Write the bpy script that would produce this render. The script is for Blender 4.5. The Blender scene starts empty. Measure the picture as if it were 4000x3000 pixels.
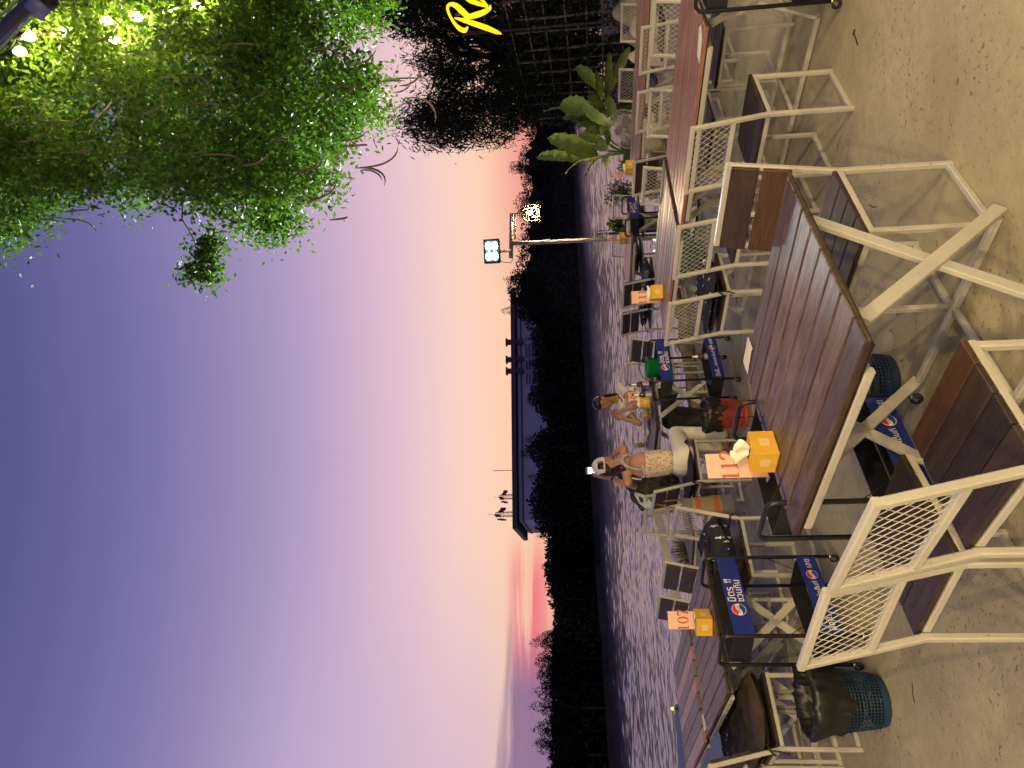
import bpy, bmesh, math, random
import numpy as np
from mathutils import Vector, Matrix, noise
R = math.radians
rnd = random.Random(7)
SC = bpy.context.scene
COL = SC.collection

# ------------------------------------------------------------------ camera (the photograph lies on its side)
F_PX, PITCH, ROLL, CAM_H = 2680.0, R(5.2), R(2.2), 1.6
cF = Vector((0, math.cos(PITCH), math.sin(PITCH)))
_u0 = Vector((0, -math.sin(PITCH), math.cos(PITCH)))
_r0 = Vector((1, 0, 0))
cR = _r0 * math.cos(ROLL) - _u0 * math.sin(ROLL)
cU = _r0 * math.sin(ROLL) + _u0 * math.cos(ROLL)
CAM_O = Vector((0, 0, CAM_H))
cam = bpy.data.cameras.new('camera')
cam.sensor_fit = 'HORIZONTAL'
cam.sensor_width = 36.0
cam.lens = 36.0 * F_PX / 4000.0
cam.clip_start = 0.05
cam.clip_end = 4000
cam_ob = bpy.data.objects.new('camera', cam)
COL.objects.link(cam_ob)
_m = Matrix((-cU, cR, -cF)).transposed().to_4x4()
_m.translation = CAM_O
cam_ob.matrix_world = _m
SC.camera = cam_ob
SC.view_settings.view_transform = 'Standard'
SC.view_settings.look = 'None'
SC.view_settings.exposure = 0.0
SC.view_settings.gamma = 1.0
SC.view_settings.use_curve_mapping = False
SC.cycles.sample_clamp_indirect = 3.0

def ray(x, y):
    return cF + cR * ((1500 - y) / F_PX) + cU * ((2000 - x) / F_PX)
def pz(x, y, z):          # photo pixel on the horizontal plane z
    d = ray(x, y); return CAM_O + d * ((z - CAM_H) / d.z)
def py(x, y, Y):          # photo pixel at depth Y
    d = ray(x, y); return CAM_O + d * (Y / d.y)

# ------------------------------------------------------------------ colour and node helpers
def lin(r, g, b):
    f = lambda c: (c / 255 / 12.92) if c / 255 <= 0.04045 else ((c / 255 + 0.055) / 1.055) ** 2.4
    return (f(r), f(g), f(b), 1.0)
class NT:
    def __init__(s, tree):
        s.t = tree; s.n = tree.nodes; s.l = tree.links
    def add(s, typ, **kw):
        n = s.n.new(typ)
        for k, v in kw.items():
            if k.startswith('_'):
                continue
            setattr(n, k, v)
        return n
    def link(s, a, b): s.l.new(a, b)
    def val(s, sock, v):
        if hasattr(v, 'links') or isinstance(v, bpy.types.NodeSocket): s.link(v, sock)
        else: sock.default_value = v
    def math(s, op, a, b=0.0, c=None, clamp=False):
        n = s.add('ShaderNodeMath', operation=op, use_clamp=clamp)
        s.val(n.inputs[0], a); s.val(n.inputs[1], b)
        if c is not None: s.val(n.inputs[2], c)
        return n.outputs[0]
    def mapr(s, v, a, b, c=0.0, d=1.0, smooth=False):
        n = s.add('ShaderNodeMapRange', clamp=True)
        if smooth: n.interpolation_type = 'SMOOTHSTEP'
        s.val(n.inputs[0], v); s.val(n.inputs[1], a); s.val(n.inputs[2], b); s.val(n.inputs[3], c); s.val(n.inputs[4], d)
        return n.outputs[0]
    def mix(s, f, a, b, blend='MIX'):
        n = s.add('ShaderNodeMix', data_type='RGBA', blend_type=blend)
        s.val(n.inputs[0], f); s.val(n.inputs[6], a); s.val(n.inputs[7], b)
        return n.outputs[2]
    def ramp(s, v, stops, interp='LINEAR'):
        n = s.add('ShaderNodeValToRGB'); cr = n.color_ramp; cr.interpolation = interp
        while len(cr.elements) < len(stops): cr.elements.new(0.5)
        for e, (p, c) in zip(cr.elements, stops):
            e.position = p; e.color = c if len(c) == 4 else (*c, 1)
        s.val(n.inputs[0], v); return n.outputs[0]
    def noise(s, vec, scale, detail=3.0, rough=0.55, dist=0.0, w=None):
        n = s.add('ShaderNodeTexNoise')
        if vec is not None: s.link(vec, n.inputs['Vector'])
        n.inputs['Scale'].default_value = scale; n.inputs['Detail'].default_value = detail
        n.inputs['Roughness'].default_value = rough; n.inputs['Distortion'].default_value = dist
        return n.outputs[0]
    def mapping(s, vec, scale=(1, 1, 1), loc=(0, 0, 0), rot=(0, 0, 0)):
        n = s.add('ShaderNodeMapping'); s.link(vec, n.inputs[0])
        n.inputs['Location'].default_value = loc; n.inputs['Rotation'].default_value = rot; n.inputs['Scale'].default_value = scale
        return n.outputs[0]

# ------------------------------------------------------------------ dusk sky
W = bpy.data.worlds.new('World'); SC.world = W; W.use_nodes = True
nt = NT(W.node_tree); nt.n.clear()
tc = nt.add('ShaderNodeTexCoord'); sep = nt.add('ShaderNodeSeparateXYZ'); nt.link(tc.outputs['Generated'], sep.inputs[0])
elev = nt.math('MULTIPLY', nt.math('ARCSINE', sep.outputs[2]), 180 / math.pi)
az = nt.math('MULTIPLY', nt.math('ARCTAN2', sep.outputs[0], sep.outputs[1]), 180 / math.pi)
st = [(-8, (70, 52, 60)), (-1, (230, 160, 150)), (1.5, (250, 178, 152)), (4.5, (255, 206, 170)), (7.0, (255, 211, 184)), (10, (250, 210, 199)),
      (13, (235, 198, 206)), (17, (213, 182, 207)), (21, (187, 162, 198)), (26, (157, 141, 186)), (31, (131, 122, 173)),
      (37, (103, 102, 155)), (43, (82, 86, 140)), (60, (56, 62, 112)), (90, (42, 48, 94))]
def es(e): return max(0, min(1, (e + 8) / 98))
base = nt.ramp(nt.mapr(elev, -8, 90), [(es(e), lin(*c)) for e, c in st], 'B_SPLINE')
# the afterglow fades to lavender towards the left
cool = nt.math('MULTIPLY', nt.mapr(az, -9, -34, 0, 0.62, True), nt.mapr(elev, 4.5, 8.5, 0.55, 1, True))
base = nt.mix(nt.math('MULTIPLY', cool, nt.mapr(elev, 30, 16, 0, 1, True)), base, lin(192, 172, 208))
# rose band low on the right hand side
rose = nt.math('MULTIPLY', nt.mapr(az, 3, 15, 0, 1, True), nt.mapr(elev, 7.5, 2.5, 0, 1, True))
base = nt.mix(nt.math('MULTIPLY', rose, 0.62), base, lin(236, 122, 128))
# streaky lit clouds low on the left, a grey bank under the afterglow beyond them
cvec = nt.add('ShaderNodeCombineXYZ'); nt.link(az, cvec.inputs[0]); nt.link(elev, cvec.inputs[1])
streak = nt.noise(nt.mapping(cvec.outputs[0], (0.05, 0.75, 1), (3.1, 0.4, 0), (0, 0, R(4))), 1.0, 5.0, 0.6, 0.5)
wisp = nt.noise(nt.mapping(cvec.outputs[0], (0.03, 0.34, 1), (8.2, 2.4, 0)), 1.0, 5.0, 0.6, 0.3)
pinkw = nt.math('MULTIPLY', nt.math('MULTIPLY', nt.mapr(az, -11.5, -16.5, 0, 1, True), nt.mapr(az, -27, -22, 0.25, 1, True)), nt.math('MULTIPLY', nt.mapr(elev, 6.4, 4.8, 0, 1, True), nt.mapr(elev, 2.4, 4.0, 0.45, 1, True)))
pinkm = nt.math('MULTIPLY', pinkw, nt.mapr(streak, 0.34, 0.54, 0.08, 1, True))
base = nt.mix(nt.math('MULTIPLY', pinkm, 0.8), base, lin(240, 96, 120))
bank_top = nt.math('ADD', nt.math('MULTIPLY', nt.math('SUBTRACT', wisp, 0.5), 2.0), nt.mapr(az, -30, -19, 6.7, 6.0))
bank = nt.math('MULTIPLY', nt.mapr(nt.math('SUBTRACT', bank_top, elev), -0.4, 0.9, 0, 1, True), nt.mapr(az, -18.5, -25, 0, 1, True))
bank = nt.math('MULTIPLY', bank, nt.mapr(streak, 0.34, 0.5, 0.45, 1.0, True))
base = nt.mix(nt.math('MULTIPLY', bank, 0.9), base, lin(134, 108, 146))
ledge = nt.math('MULTIPLY', nt.mapr(nt.math('ABSOLUTE', nt.math('SUBTRACT', nt.math('SUBTRACT', bank_top, elev), 0.15)), 0.45, 0.0, 0, 1, True), nt.mapr(az, -17, -21, 0, 1, True))
base = nt.mix(nt.math('MULTIPLY', ledge, 0.55), base, lin(168, 140, 150))
veil = nt.math('MULTIPLY', nt.mapr(wisp, 0.45, 0.72, 0, 1, True), nt.mapr(elev, 3, 22, 0.16, 0.015))
base = nt.mix(veil, base, lin(240, 196, 196))
# the sky away from the afterglow is the dim blue of late dusk
away = nt.mapr(nt.math('ABSOLUTE', az), 45, 130, 0, 1, True)
dusk = nt.ramp(nt.mapr(elev, -8, 90), [(0, lin(60, 56, 70)), (0.1, lin(112, 96, 124)), (0.3, lin(86, 86, 134)), (1.0, lin(40, 46, 90))])
base = nt.mix(away, base, dusk)
bg = nt.add('ShaderNodeBackground'); nt.link(base, bg.inputs[0]); bg.inputs[1].default_value = 1.0
wo = nt.add('ShaderNodeOutputWorld'); nt.link(bg.outputs[0], wo.inputs[0])

# ------------------------------------------------------------------ mesh helpers
def tag(o, label=None, cat=None, group=None, kind=None):
    if label: o['label'] = label
    if cat: o['category'] = cat
    if group: o['group'] = group
    if kind: o['kind'] = kind
    return o
def mesh_ob(name, me, mat=None, parent=None):
    o = bpy.data.objects.new(name, me); COL.objects.link(o)
    if mat is not None:
        me.materials.clear()
        for m in (mat if isinstance(mat, (list, tuple)) else [mat]): me.materials.append(m)
    if parent is not None: o.parent = parent
    return o
def thing(name, label, cat, loc=(0, 0, 0), rz=0.0, group=None):
    o = bpy.data.objects.new(name, None); COL.objects.link(o)
    o.empty_display_size = 0.1
    o.location = loc; o.rotation_euler = (0, 0, rz)
    return tag(o, label, cat, group)
def copy_tree(o, parent=None):
    c = o.copy(); COL.objects.link(c); c.parent = parent
    for ch in [x for x in KIDS(o)]: copy_tree(ch, c)
    return c
def KIDS(o): return [x for x in bpy.data.objects if x.parent == o]
class MB:
    def __init__(s): s.v = []; s.f = []; s.mi = []; s.cm = 0
    def add(s, vs, fs):
        b = len(s.v); s.v += [tuple(v) for v in vs]
        for f in fs: s.f.append(tuple(b + i for i in f)); s.mi.append(s.cm)
        return s
    def box(s, c, size, M=None):
        hx, hy, hz = size[0] / 2, size[1] / 2, size[2] / 2; c = Vector(c)
        vs = [Vector((x, y, z)) for x in (-hx, hx) for y in (-hy, hy) for z in (-hz, hz)]
        if M is not None: vs = [M @ v for v in vs]
        return s.add([c + v for v in vs], [(0, 1, 3, 2), (4, 6, 7, 5), (0, 4, 5, 1), (2, 3, 7, 6), (0, 2, 6, 4), (1, 5, 7, 3)])
    def bar(s, a, b, w, h=None, side=None, ch=0.18):
        # square tube with chamfered edges from a to b; side = direction of the w dimension
        a = Vector(a); b = Vector(b); h = h or w; d = (b - a).normalized()
        if side is None: side = Vector((1, 0, 0)) if abs(d.x) < 0.8 else Vector((0, 1, 0))
        side = Vector(side); side = (side - d * side.dot(d)).normalized(); up = d.cross(side)
        c = ch * min(w, h); x, y = w / 2, h / 2
        prof = [(x, y - c), (x - c, y), (-x + c, y), (-x, y - c), (-x, -y + c), (-x + c, -y), (x - c, -y), (x, -y + c)]
        n = len(prof); vs = [a + side * p + up * q for p, q in prof] + [b + side * p + up * q for p, q in prof]
        fs = [(i, (i + 1) % n, n + (i + 1) % n, n + i) for i in range(n)] + [tuple(range(n))[::-1], tuple(range(n, 2 * n))]
        return s.add(vs, fs)
    def tube(s, pts, r, seg=8, cap=True, rr=None):
        pts = [Vector(p) for p in pts]; n = len(pts); b = len(s.v); prev = None
        for i, p in enumerate(pts):
            d = (pts[min(i + 1, n - 1)] - pts[max(i - 1, 0)]).normalized()
            if prev is None:
                prev = d.orthogonal().normalized()
            prev = (prev - d * prev.dot(d))
            prev = prev.normalized() if prev.length > 1e-6 else d.orthogonal().normalized()
            q = d.cross(prev); ra = rr[i] if rr else r
            for k in range(seg):
                t = 2 * math.pi * k / seg; s.v.append(tuple(p + prev * (math.cos(t) * ra) + q * (math.sin(t) * ra)))
        for i in range(n - 1):
            for k in range(seg):
                s.f.append((b + i * seg + k, b + i * seg + (k + 1) % seg, b + (i + 1) * seg + (k + 1) % seg, b + (i + 1) * seg + k)); s.mi.append(s.cm)
        if cap:
            s.f.append(tuple(b + k for k in range(seg))[::-1]); s.mi.append(s.cm)
            s.f.append(tuple(b + (n - 1) * seg + k for k in range(seg))); s.mi.append(s.cm)
        return s
    def lathe(s, prof, seg=24, c=(0, 0, 0), fn=None, close=False):
        b = len(s.v); c = Vector(c)
        for i, (r, z) in enumerate(prof):
            for k in range(seg):
                t = 2 * math.pi * k / seg; q = r; zz = z
                if fn: q, zz = fn(i, t, r, z)
                s.v.append(tuple(c + Vector((math.cos(t) * q, math.sin(t) * q, zz))))
        for i in range(len(prof) - 1):
            for k in range(seg):
                s.f.append((b + i * seg + k, b + i * seg + (k + 1) % seg, b + (i + 1) * seg + (k + 1) % seg, b + (i + 1) * seg + k)); s.mi.append(s.cm)
        if close:
            s.f.append(tuple(b + k for k in range(seg))[::-1]); s.mi.append(s.cm)
            m = b + (len(prof) - 1) * seg; s.f.append(tuple(m + k for k in range(seg))); s.mi.append(s.cm)
        return s
    def sphere(s, c, r, seg=12, rings=8, M=None):
        c = Vector(c); rx, ry, rz = r if isinstance(r, (tuple, list)) else (r, r, r); b = len(s.v)
        for i in range(rings + 1):
            ph = math.pi * i / rings
            for k in range(seg):
                t = 2 * math.pi * k / seg; v = Vector((rx * math.sin(ph) * math.cos(t), ry * math.sin(ph) * math.sin(t), rz * math.cos(ph)))
                if M is not None: v = M @ v
                s.v.append(tuple(c + v))
        for i in range(rings):
            for k in range(seg):
                s.f.append((b + i * seg + k, b + (i + 1) * seg + k, b + (i + 1) * seg + (k + 1) % seg, b + i * seg + (k + 1) % seg)); s.mi.append(s.cm)
        return s
    def poly(s, pts): return s.add(pts, [tuple(range(len(pts)))])
    def prism(s, pts2, z0, z1, M=None):
        n = len(pts2); vs = [Vector((p[0], p[1], z0)) for p in pts2] + [Vector((p[0], p[1], z1)) for p in pts2]
        if M is not None: vs = [M @ v for v in vs]
        return s.add(vs, [tuple(range(n))[::-1], tuple(range(n, 2 * n))] + [(i, (i + 1) % n, n + (i + 1) % n, n + i) for i in range(n)])
    def mesh(s, name, smooth=False, bevel=0.0, merge=False):
        me = bpy.data.meshes.new(name); me.from_pydata(s.v, [], s.f)
        if any(s.mi): me.polygons.foreach_set('material_index', s.mi)
        if bevel or merge:
            bm = bmesh.new(); bm.from_mesh(me)
            if merge: bmesh.ops.remove_doubles(bm, verts=bm.verts, dist=1e-5)
            if bevel: bmesh.ops.bevel(bm, geom=[e for e in bm.edges], offset=bevel, segments=1, affect='EDGES', profile=0.5)
            bm.to_mesh(me); bm.free()
        if smooth: me.polygons.foreach_set('use_smooth', [True] * len(me.polygons))
        me.update(); return me
    def build(s, name, mat=None, parent=None, smooth=False, bevel=0.0, merge=False):
        return mesh_ob(name, s.mesh(name, smooth, bevel, merge), mat, parent)

def blob(caps, voxel=0.014, smooth=6):
    """one continuous skin over tapered capsules (p0, r0, p1, r1): the volume of all of them together"""
    mb = MB()
    for c in caps:
        p0, r0, p1, r1 = Vector(c[0]), c[1], Vector(c[2]), c[3]; d = p1 - p0; L = d.length
        sq = c[4] if len(c) > 4 else None
        if L < 1e-5:
            mb.sphere(p0, r0, 14, 9, sq); continue
        n = d.normalized(); pts = []; rr = []
        for k in (90, 65, 40, 15, 0): pts.append(p0 - n * (r0 * math.sin(R(k)))); rr.append(max(1e-4, r0 * math.cos(R(k))))
        for k in (0, 15, 40, 65, 90): pts.append(p1 + n * (r1 * math.sin(R(k)))); rr.append(max(1e-4, r1 * math.cos(R(k))))
        mb.tube(pts, 0, 14, True, rr)
    me = mb.mesh('tmp'); o = bpy.data.objects.new('tmp', me); COL.objects.link(o)
    m = o.modifiers.new('r', 'REMESH'); m.mode = 'VOXEL'; m.voxel_size = voxel
    if smooth:
        q = o.modifiers.new('s', 'SMOOTH'); q.iterations = smooth; q.factor = 0.5
    dg = bpy.context.evaluated_depsgraph_get(); out = bpy.data.meshes.new_from_object(o.evaluated_get(dg))
    bpy.data.objects.remove(o); bpy.data.meshes.remove(me)
    out.polygons.foreach_set('use_smooth', [True] * len(out.polygons)); return out

def text_mesh(body, size, align='CENTER', bold=0.0, name='lettering'):
    cu = bpy.data.curves.new('txt', 'FONT'); cu.body = body; cu.size = size; cu.align_x = align; cu.offset = bold * size; cu.fill_mode = 'FRONT'
    cu.resolution_u = 3
    o = bpy.data.objects.new('txt', cu); COL.objects.link(o)
    dg = bpy.context.evaluated_depsgraph_get(); me = bpy.data.meshes.new_from_object(o.evaluated_get(dg))
    bpy.data.objects.remove(o); bpy.data.curves.remove(cu); me.name = name; return me

# ------------------------------------------------------------------ materials
def mat(name, color=(0.5, 0.5, 0.5), rough=0.6, metal=0.0, spec=0.5, **kw):
    m = bpy.data.materials.new(name); m.use_nodes = True
    b = m.node_tree.nodes['Principled BSDF']
    b.inputs['Base Color'].default_value = (*color[:3], 1); b.inputs['Roughness'].default_value = rough
    b.inputs['Metallic'].default_value = metal; b.inputs['Specular IOR Level'].default_value = spec
    for k, v in kw.items(): b.inputs[k].default_value = v
    return m
def nodes(m): return NT(m.node_tree), m.node_tree.nodes['Principled BSDF']
def mottled(name, c1, c2, scale=8.0, rough=0.6, bump=0.0, bscale=60.0, stretch=(1, 1, 1), lo=0.35, hi=0.65, objrand=0.0, spec=0.5, coords='Object', rvar=0.0, **kw):
    m = mat(name, c1, rough, 0, spec, **kw); n, b = nodes(m)
    t = n.add('ShaderNodeTexCoord'); v = n.mapping(t.outputs[coords], stretch)
    f = n.mapr(n.noise(v, scale, 5.0, 0.6, 0.3), lo, hi); col = n.mix(f, (*c1, 1), (*c2, 1))
    if objrand:
        oi = n.add('ShaderNodeObjectInfo'); h = n.add('ShaderNodeHueSaturation')
        n.link(col, h.inputs['Color']); n.link(n.mapr(oi.outputs['Random'], 0, 1, 1 - objrand, 1 + objrand), h.inputs['Value']); col = h.outputs[0]
    n.link(col, b.inputs['Base Color'])
    if rvar: n.link(n.mapr(n.noise(v, scale * 2.3, 3.0), 0.3, 0.7, rough - rvar, rough + rvar), b.inputs['Roughness'])
    if bump:
        bp = n.add('ShaderNodeBump'); bp.inputs['Strength'].default_value = bump; bp.inputs['Distance'].default_value = 0.01
        n.link(n.noise(v, bscale, 4.0), bp.inputs['Height']); n.link(bp.outputs[0], b.inputs['Normal'])
    return m
def painted_steel(name, c, chip=(0.10, 0.075, 0.06)):
    m = mat(name, c, 0.42); n, b = nodes(m); t = n.add('ShaderNodeTexCoord'); oi = n.add('ShaderNodeObjectInfo')
    off = n.add('ShaderNodeVectorMath', operation='ADD'); n.link(t.outputs['Object'], off.inputs[0])
    cx = n.add('ShaderNodeCombineXYZ'); n.link(n.math('MULTIPLY', oi.outputs['Random'], 40.0), cx.inputs[0]); n.link(cx.outputs[0], off.inputs[1])
    v = off.outputs[0]
    grime = n.mapr(n.noise(v, 5.0, 5.0, 0.65), 0.42, 0.75, 0, 1)
    col = n.mix(n.math('MULTIPLY', grime, 0.45), (*c, 1), (c[0] * 0.62, c[1] * 0.6, c[2] * 0.55, 1))
    chips = n.math('MULTIPLY', n.mapr(n.noise(v, 55.0, 3.0, 0.7), 0.665, 0.69), n.mapr(n.noise(v, 6.0, 2.0), 0.5, 0.6))
    col = n.mix(chips, col, (*chip, 1)); n.link(col, b.inputs['Base Color'])
    bp = n.add('ShaderNodeBump'); bp.inputs['Strength'].default_value = 0.25; bp.inputs['Distance'].default_value = 0.004
    n.link(n.noise(v, 45.0, 3.0), bp.inputs['Height']); n.link(bp.outputs[0], b.inputs['Normal'])
    return m
def plank_wood(name, dark, light, grey, rough=0.42, greyamt=0.5, var=0.28, spec=0.5):
    m = mat(name, light, rough, 0, spec); n, b = nodes(m); t = n.add('ShaderNodeTexCoord'); oi = n.add('ShaderNodeObjectInfo')
    cx = n.add('ShaderNodeCombineXYZ'); n.link(n.math('MULTIPLY', oi.outputs['Random'], 30.0), cx.inputs[1]); n.link(n.math('MULTIPLY', oi.outputs['Random'], 17.0), cx.inputs[0])
    off = n.add('ShaderNodeVectorMath', operation='ADD'); n.link(t.outputs['Object'], off.inputs[0]); n.link(cx.outputs[0], off.inputs[1])
    v = n.mapping(off.outputs[0], (2.4, 60.0, 60.0))
    grain = n.noise(v, 3.0, 7.0, 0.72, 0.9); big = n.noise(n.mapping(off.outputs[0], (3.2, 16, 16)), 1.6, 4.0, 0.6, 0.4)
    col = n.mix(n.mapr(grain, 0.34, 0.66), (*dark, 1), (*light, 1))
    col = n.mix(n.math('MULTIPLY', n.mapr(big, 0.45, 0.68), greyamt), col, (*grey, 1))
    fine = n.noise(n.mapping(off.outputs[0], (6, 160, 160)), 2.0, 4.0, 0.7)
    col = n.mix(n.mapr(fine, 0.54, 0.72, 0, 0.75), col, (dark[0] * 0.35, dark[1] * 0.35, dark[2] * 0.35, 1))
    h = n.add('ShaderNodeHueSaturation'); n.link(col, h.inputs['Color']); n.link(n.mapr(oi.outputs['Random'], 0, 1, 1 - var, 1 + var), h.inputs['Value'])
    n.link(h.outputs[0], b.inputs['Base Color'])
    n.link(n.mapr(grain, 0.3, 0.7, rough + 0.16, rough - 0.1), b.inputs['Roughness'])
    bp = n.add('ShaderNodeBump'); bp.inputs['Strength'].default_value = 0.45; bp.inputs['Distance'].default_value = 0.004
    n.link(n.math('ADD', grain, n.math('MULTIPLY', fine, 0.5)), bp.inputs['Height']); n.link(bp.outputs[0], b.inputs['Normal'])
    return m
def leafy(name, c1, c2, trans=0.35, rough=0.45):
    m = bpy.data.materials.new(name); m.use_nodes = True; n = NT(m.node_tree); n.n.clear()
    t = n.add('ShaderNodeTexCoord'); g = n.add('ShaderNodeNewGeometry')
    f = n.mapr(g.outputs['Random Per Island'], 0, 1)
    col = n.mix(f, (*c1, 1), (*c2, 1))
    p = n.add('ShaderNodeBsdfPrincipled'); n.link(col, p.inputs['Base Color']); p.inputs['Roughness'].default_value = rough; p.inputs['Specular IOR Level'].default_value = 0.25
    tr = n.add('ShaderNodeBsdfTranslucent'); n.link(n.mix(0.55, col, (c2[0] * 1.6, c2[1] * 1.5, c2[2] * 0.7, 1)), tr.inputs[0])
    mx = n.add('ShaderNodeMixShader'); mx.inputs[0].default_value = trans; n.link(p.outputs[0], mx.inputs[1]); n.link(tr.outputs[0], mx.inputs[2])
    o = n.add('ShaderNodeOutputMaterial'); n.link(mx.outputs[0], o.inputs[0]); return m
def glow(name, c, s):
    m = bpy.data.materials.new(name); m.use_nodes = True; n = NT(m.node_tree); n.n.clear()
    e = n.add('ShaderNodeEmission'); e.inputs[0].default_value = (*c[:3], 1); e.inputs[1].default_value = s
    o = n.add('ShaderNodeOutputMaterial'); n.link(e.outputs[0], o.inputs[0]); return m
def stars(name, basec, size=7.0):
    m = mat(name, basec, 0.8); n, b = nodes(m); t = n.add('ShaderNodeTexCoord')
    v = n.mapping(t.outputs['Object'], (size * 2.2,) * 3)
    vo = n.add('ShaderNodeTexVoronoi', voronoi_dimensions='2D'); n.link(v, vo.inputs['Vector']); vo.inputs['Scale'].default_value = 1.0
    d = n.add('ShaderNodeVectorMath', operation='SUBTRACT'); n.link(v, d.inputs[0]); n.link(vo.outputs['Position'], d.inputs[1])
    s = n.add('ShaderNodeSeparateXYZ'); n.link(d.outputs[0], s.inputs[0])
    ang = n.math('ARCTAN2', s.outputs[1], s.outputs[0]); cs = n.add('ShaderNodeSeparateColor'); n.link(vo.outputs['Color'], cs.inputs[0])
    lobe = n.math('ABSOLUTE', n.math('COSINE', n.math('ADD', n.math('MULTIPLY', ang, 2.5), n.math('MULTIPLY', cs.outputs[1], 6.0))))
    rad = n.math('MULTIPLY', n.math('ADD', 0.35, n.math('MULTIPLY', n.math('POWER', lobe, 3.0), 0.65)), n.math('MULTIPLY', n.math('POWER', cs.outputs[0], 2.2), 0.27))
    ln = n.math('POWER', n.math('ADD', n.math('MULTIPLY', s.outputs[0], s.outputs[0]), n.math('MULTIPLY', s.outputs[1], s.outputs[1])), 0.5)
    k = n.math('LESS_THAN', ln, rad)
    n.link(n.mix(k, (*basec, 1), (0.72, 0.7, 0.66, 1)), b.inputs['Base Color']); return m

M = {}
M['white'] = painted_steel('white_painted_steel', (0.50, 0.49, 0.45))
M['table'] = plank_wood('varnished_table_planks', (0.036, 0.021, 0.016), (0.135, 0.082, 0.060), (0.21, 0.165, 0.14), 0.40, 0.55, 0.42)
M['table2'] = plank_wood('glow_tinted_table_planks', (0.19, 0.085, 0.055), (0.40, 0.195, 0.135), (0.34, 0.22, 0.18), 0.30, 0.4, 0.15)  # pink sky and lamp glow on the tops is put into this colour
M['table3'] = plank_wood('grey_weathered_planks', (0.085, 0.062, 0.052), (0.19, 0.145, 0.125), (0.25, 0.215, 0.20), 0.40, 0.7)
M['bamboo_lip'] = mottled('dark_board_ends', (0.022, 0.015, 0.010), (0.06, 0.038, 0.02), 30, 0.7, 0.3)
M['seat'] = plank_wood('dark_seat_planks', (0.014, 0.0085, 0.0065), (0.050, 0.029, 0.021), (0.065, 0.048, 0.040), 0.46, 0.35, 0.3)
M['seat_red'] = plank_wood('red_brown_planks', (0.045, 0.020, 0.012), (0.12, 0.055, 0.032), (0.12, 0.075, 0.055), 0.45, 0.2, 0.2)
M['black'] = mat('black_powder_coat', (0.012, 0.012, 0.016), 0.38)
M['tray'] = mat('black_tray_plastic', (0.010, 0.010, 0.012), 0.55)
M['chrome'] = mat('zinc_plated', (0.55, 0.52, 0.42), 0.3, 1.0)
M['rubber'] = mat('black_rubber', (0.02, 0.02, 0.022), 0.7)
M['blue'] = mottled('blue_printed_panel', (0.008, 0.022, 0.20), (0.012, 0.03, 0.25), 3, 0.45)
M['print_white'] = mat('white_print', (0.82, 0.82, 0.82), 0.5)
M['print_red'] = mat('red_print', (0.72, 0.03, 0.04), 0.5)
M['print_blue'] = mat('logo_blue_print', (0.01, 0.04, 0.30), 0.5)
M['box'] = mottled('yellow_card', (0.72, 0.40, 0.03), (0.78, 0.46, 0.05), 14, 0.55, rvar=0.08)
M['boxlabel'] = mat('pale_sticker', (0.80, 0.60, 0.30), 0.5)
M['tissue'] = mottled('tissue_paper', (0.86, 0.82, 0.72), (0.92, 0.9, 0.84), 10, 0.85)
M['pinkpaper'] = mat('pink_card', (0.84, 0.53, 0.44), 0.5)
M['digits'] = mat('rust_red_print', (0.50, 0.13, 0.06), 0.5)
def thin_glass(name, tint=(0.96, 0.98, 0.98), amt=0.10):
    m = bpy.data.materials.new(name); m.use_nodes = True; n = NT(m.node_tree); n.n.clear(); tr = n.add('ShaderNodeBsdfTransparent'); tr.inputs[0].default_value = (*tint, 1); g = n.add('ShaderNodeBsdfGlossy'); g.inputs['Roughness'].default_value = 0.05
    fr = n.add('ShaderNodeLayerWeight'); fr.inputs[0].default_value = 0.12; mx = n.add('ShaderNodeMixShader'); n.link(n.math('ADD', n.math('MULTIPLY', fr.outputs[1], 0.5), amt, clamp=True), mx.inputs[0]); n.link(tr.outputs[0], mx.inputs[1]); n.link(g.outputs[0], mx.inputs[2]); o = n.add('ShaderNodeOutputMaterial'); n.link(mx.outputs[0], o.inputs[0]); return m
M['acrylic'] = thin_glass('clear_acrylic', amt=0.06)
M['paper'] = mottled('white_paper', (0.74, 0.70, 0.65), (0.82, 0.78, 0.72), 10, 0.8)
M['navy'] = stars('navy_star_fabric', (0.010, 0.012, 0.030))
M['navyplain'] = mottled('navy_fabric', (0.010, 0.012, 0.026), (0.022, 0.024, 0.045), 12, 0.85)
M['browncloth'] = mottled('dark_brown_cushion_fabric', (0.028, 0.018, 0.014), (0.055, 0.036, 0.028), 9, 0.75, 0.4, 30)
M['skin'] = mottled('skin', (0.47, 0.24, 0.14), (0.52, 0.28, 0.17), 6, 0.5, **{'Subsurface Weight': 0.06, 'Subsurface Radius': (0.02, 0.008, 0.004)})
M['hair'] = mottled('dark_hair', (0.010, 0.006, 0.005), (0.03, 0.017, 0.012), 40, 0.42, stretch=(6, 6, 1))
M['cap'] = mottled('cream_cap_cotton', (0.82, 0.79, 0.70), (0.86, 0.84, 0.76), 12, 0.85, 0.2, 200)
M['cream'] = mottled('cream_trouser_cotton', (0.78, 0.74, 0.65), (0.84, 0.80, 0.72), 8, 0.85, 0.6, 18)
M['jeans'] = mottled('charcoal_denim', (0.028, 0.033, 0.030), (0.055, 0.060, 0.055), 14, 0.85, 0.5, 20)
M['tshirt'] = mottled('white_tshirt_cotton', (0.80, 0.77, 0.68), (0.86, 0.83, 0.75), 7, 0.85, 0.5, 14)
M['redtrim'] = mat('red_trim', (0.34, 0.02, 0.03), 0.8)
M['paleblue'] = mottled('pale_blue_jersey', (0.46, 0.53, 0.60), (0.54, 0.60, 0.66), 9, 0.85)
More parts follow.
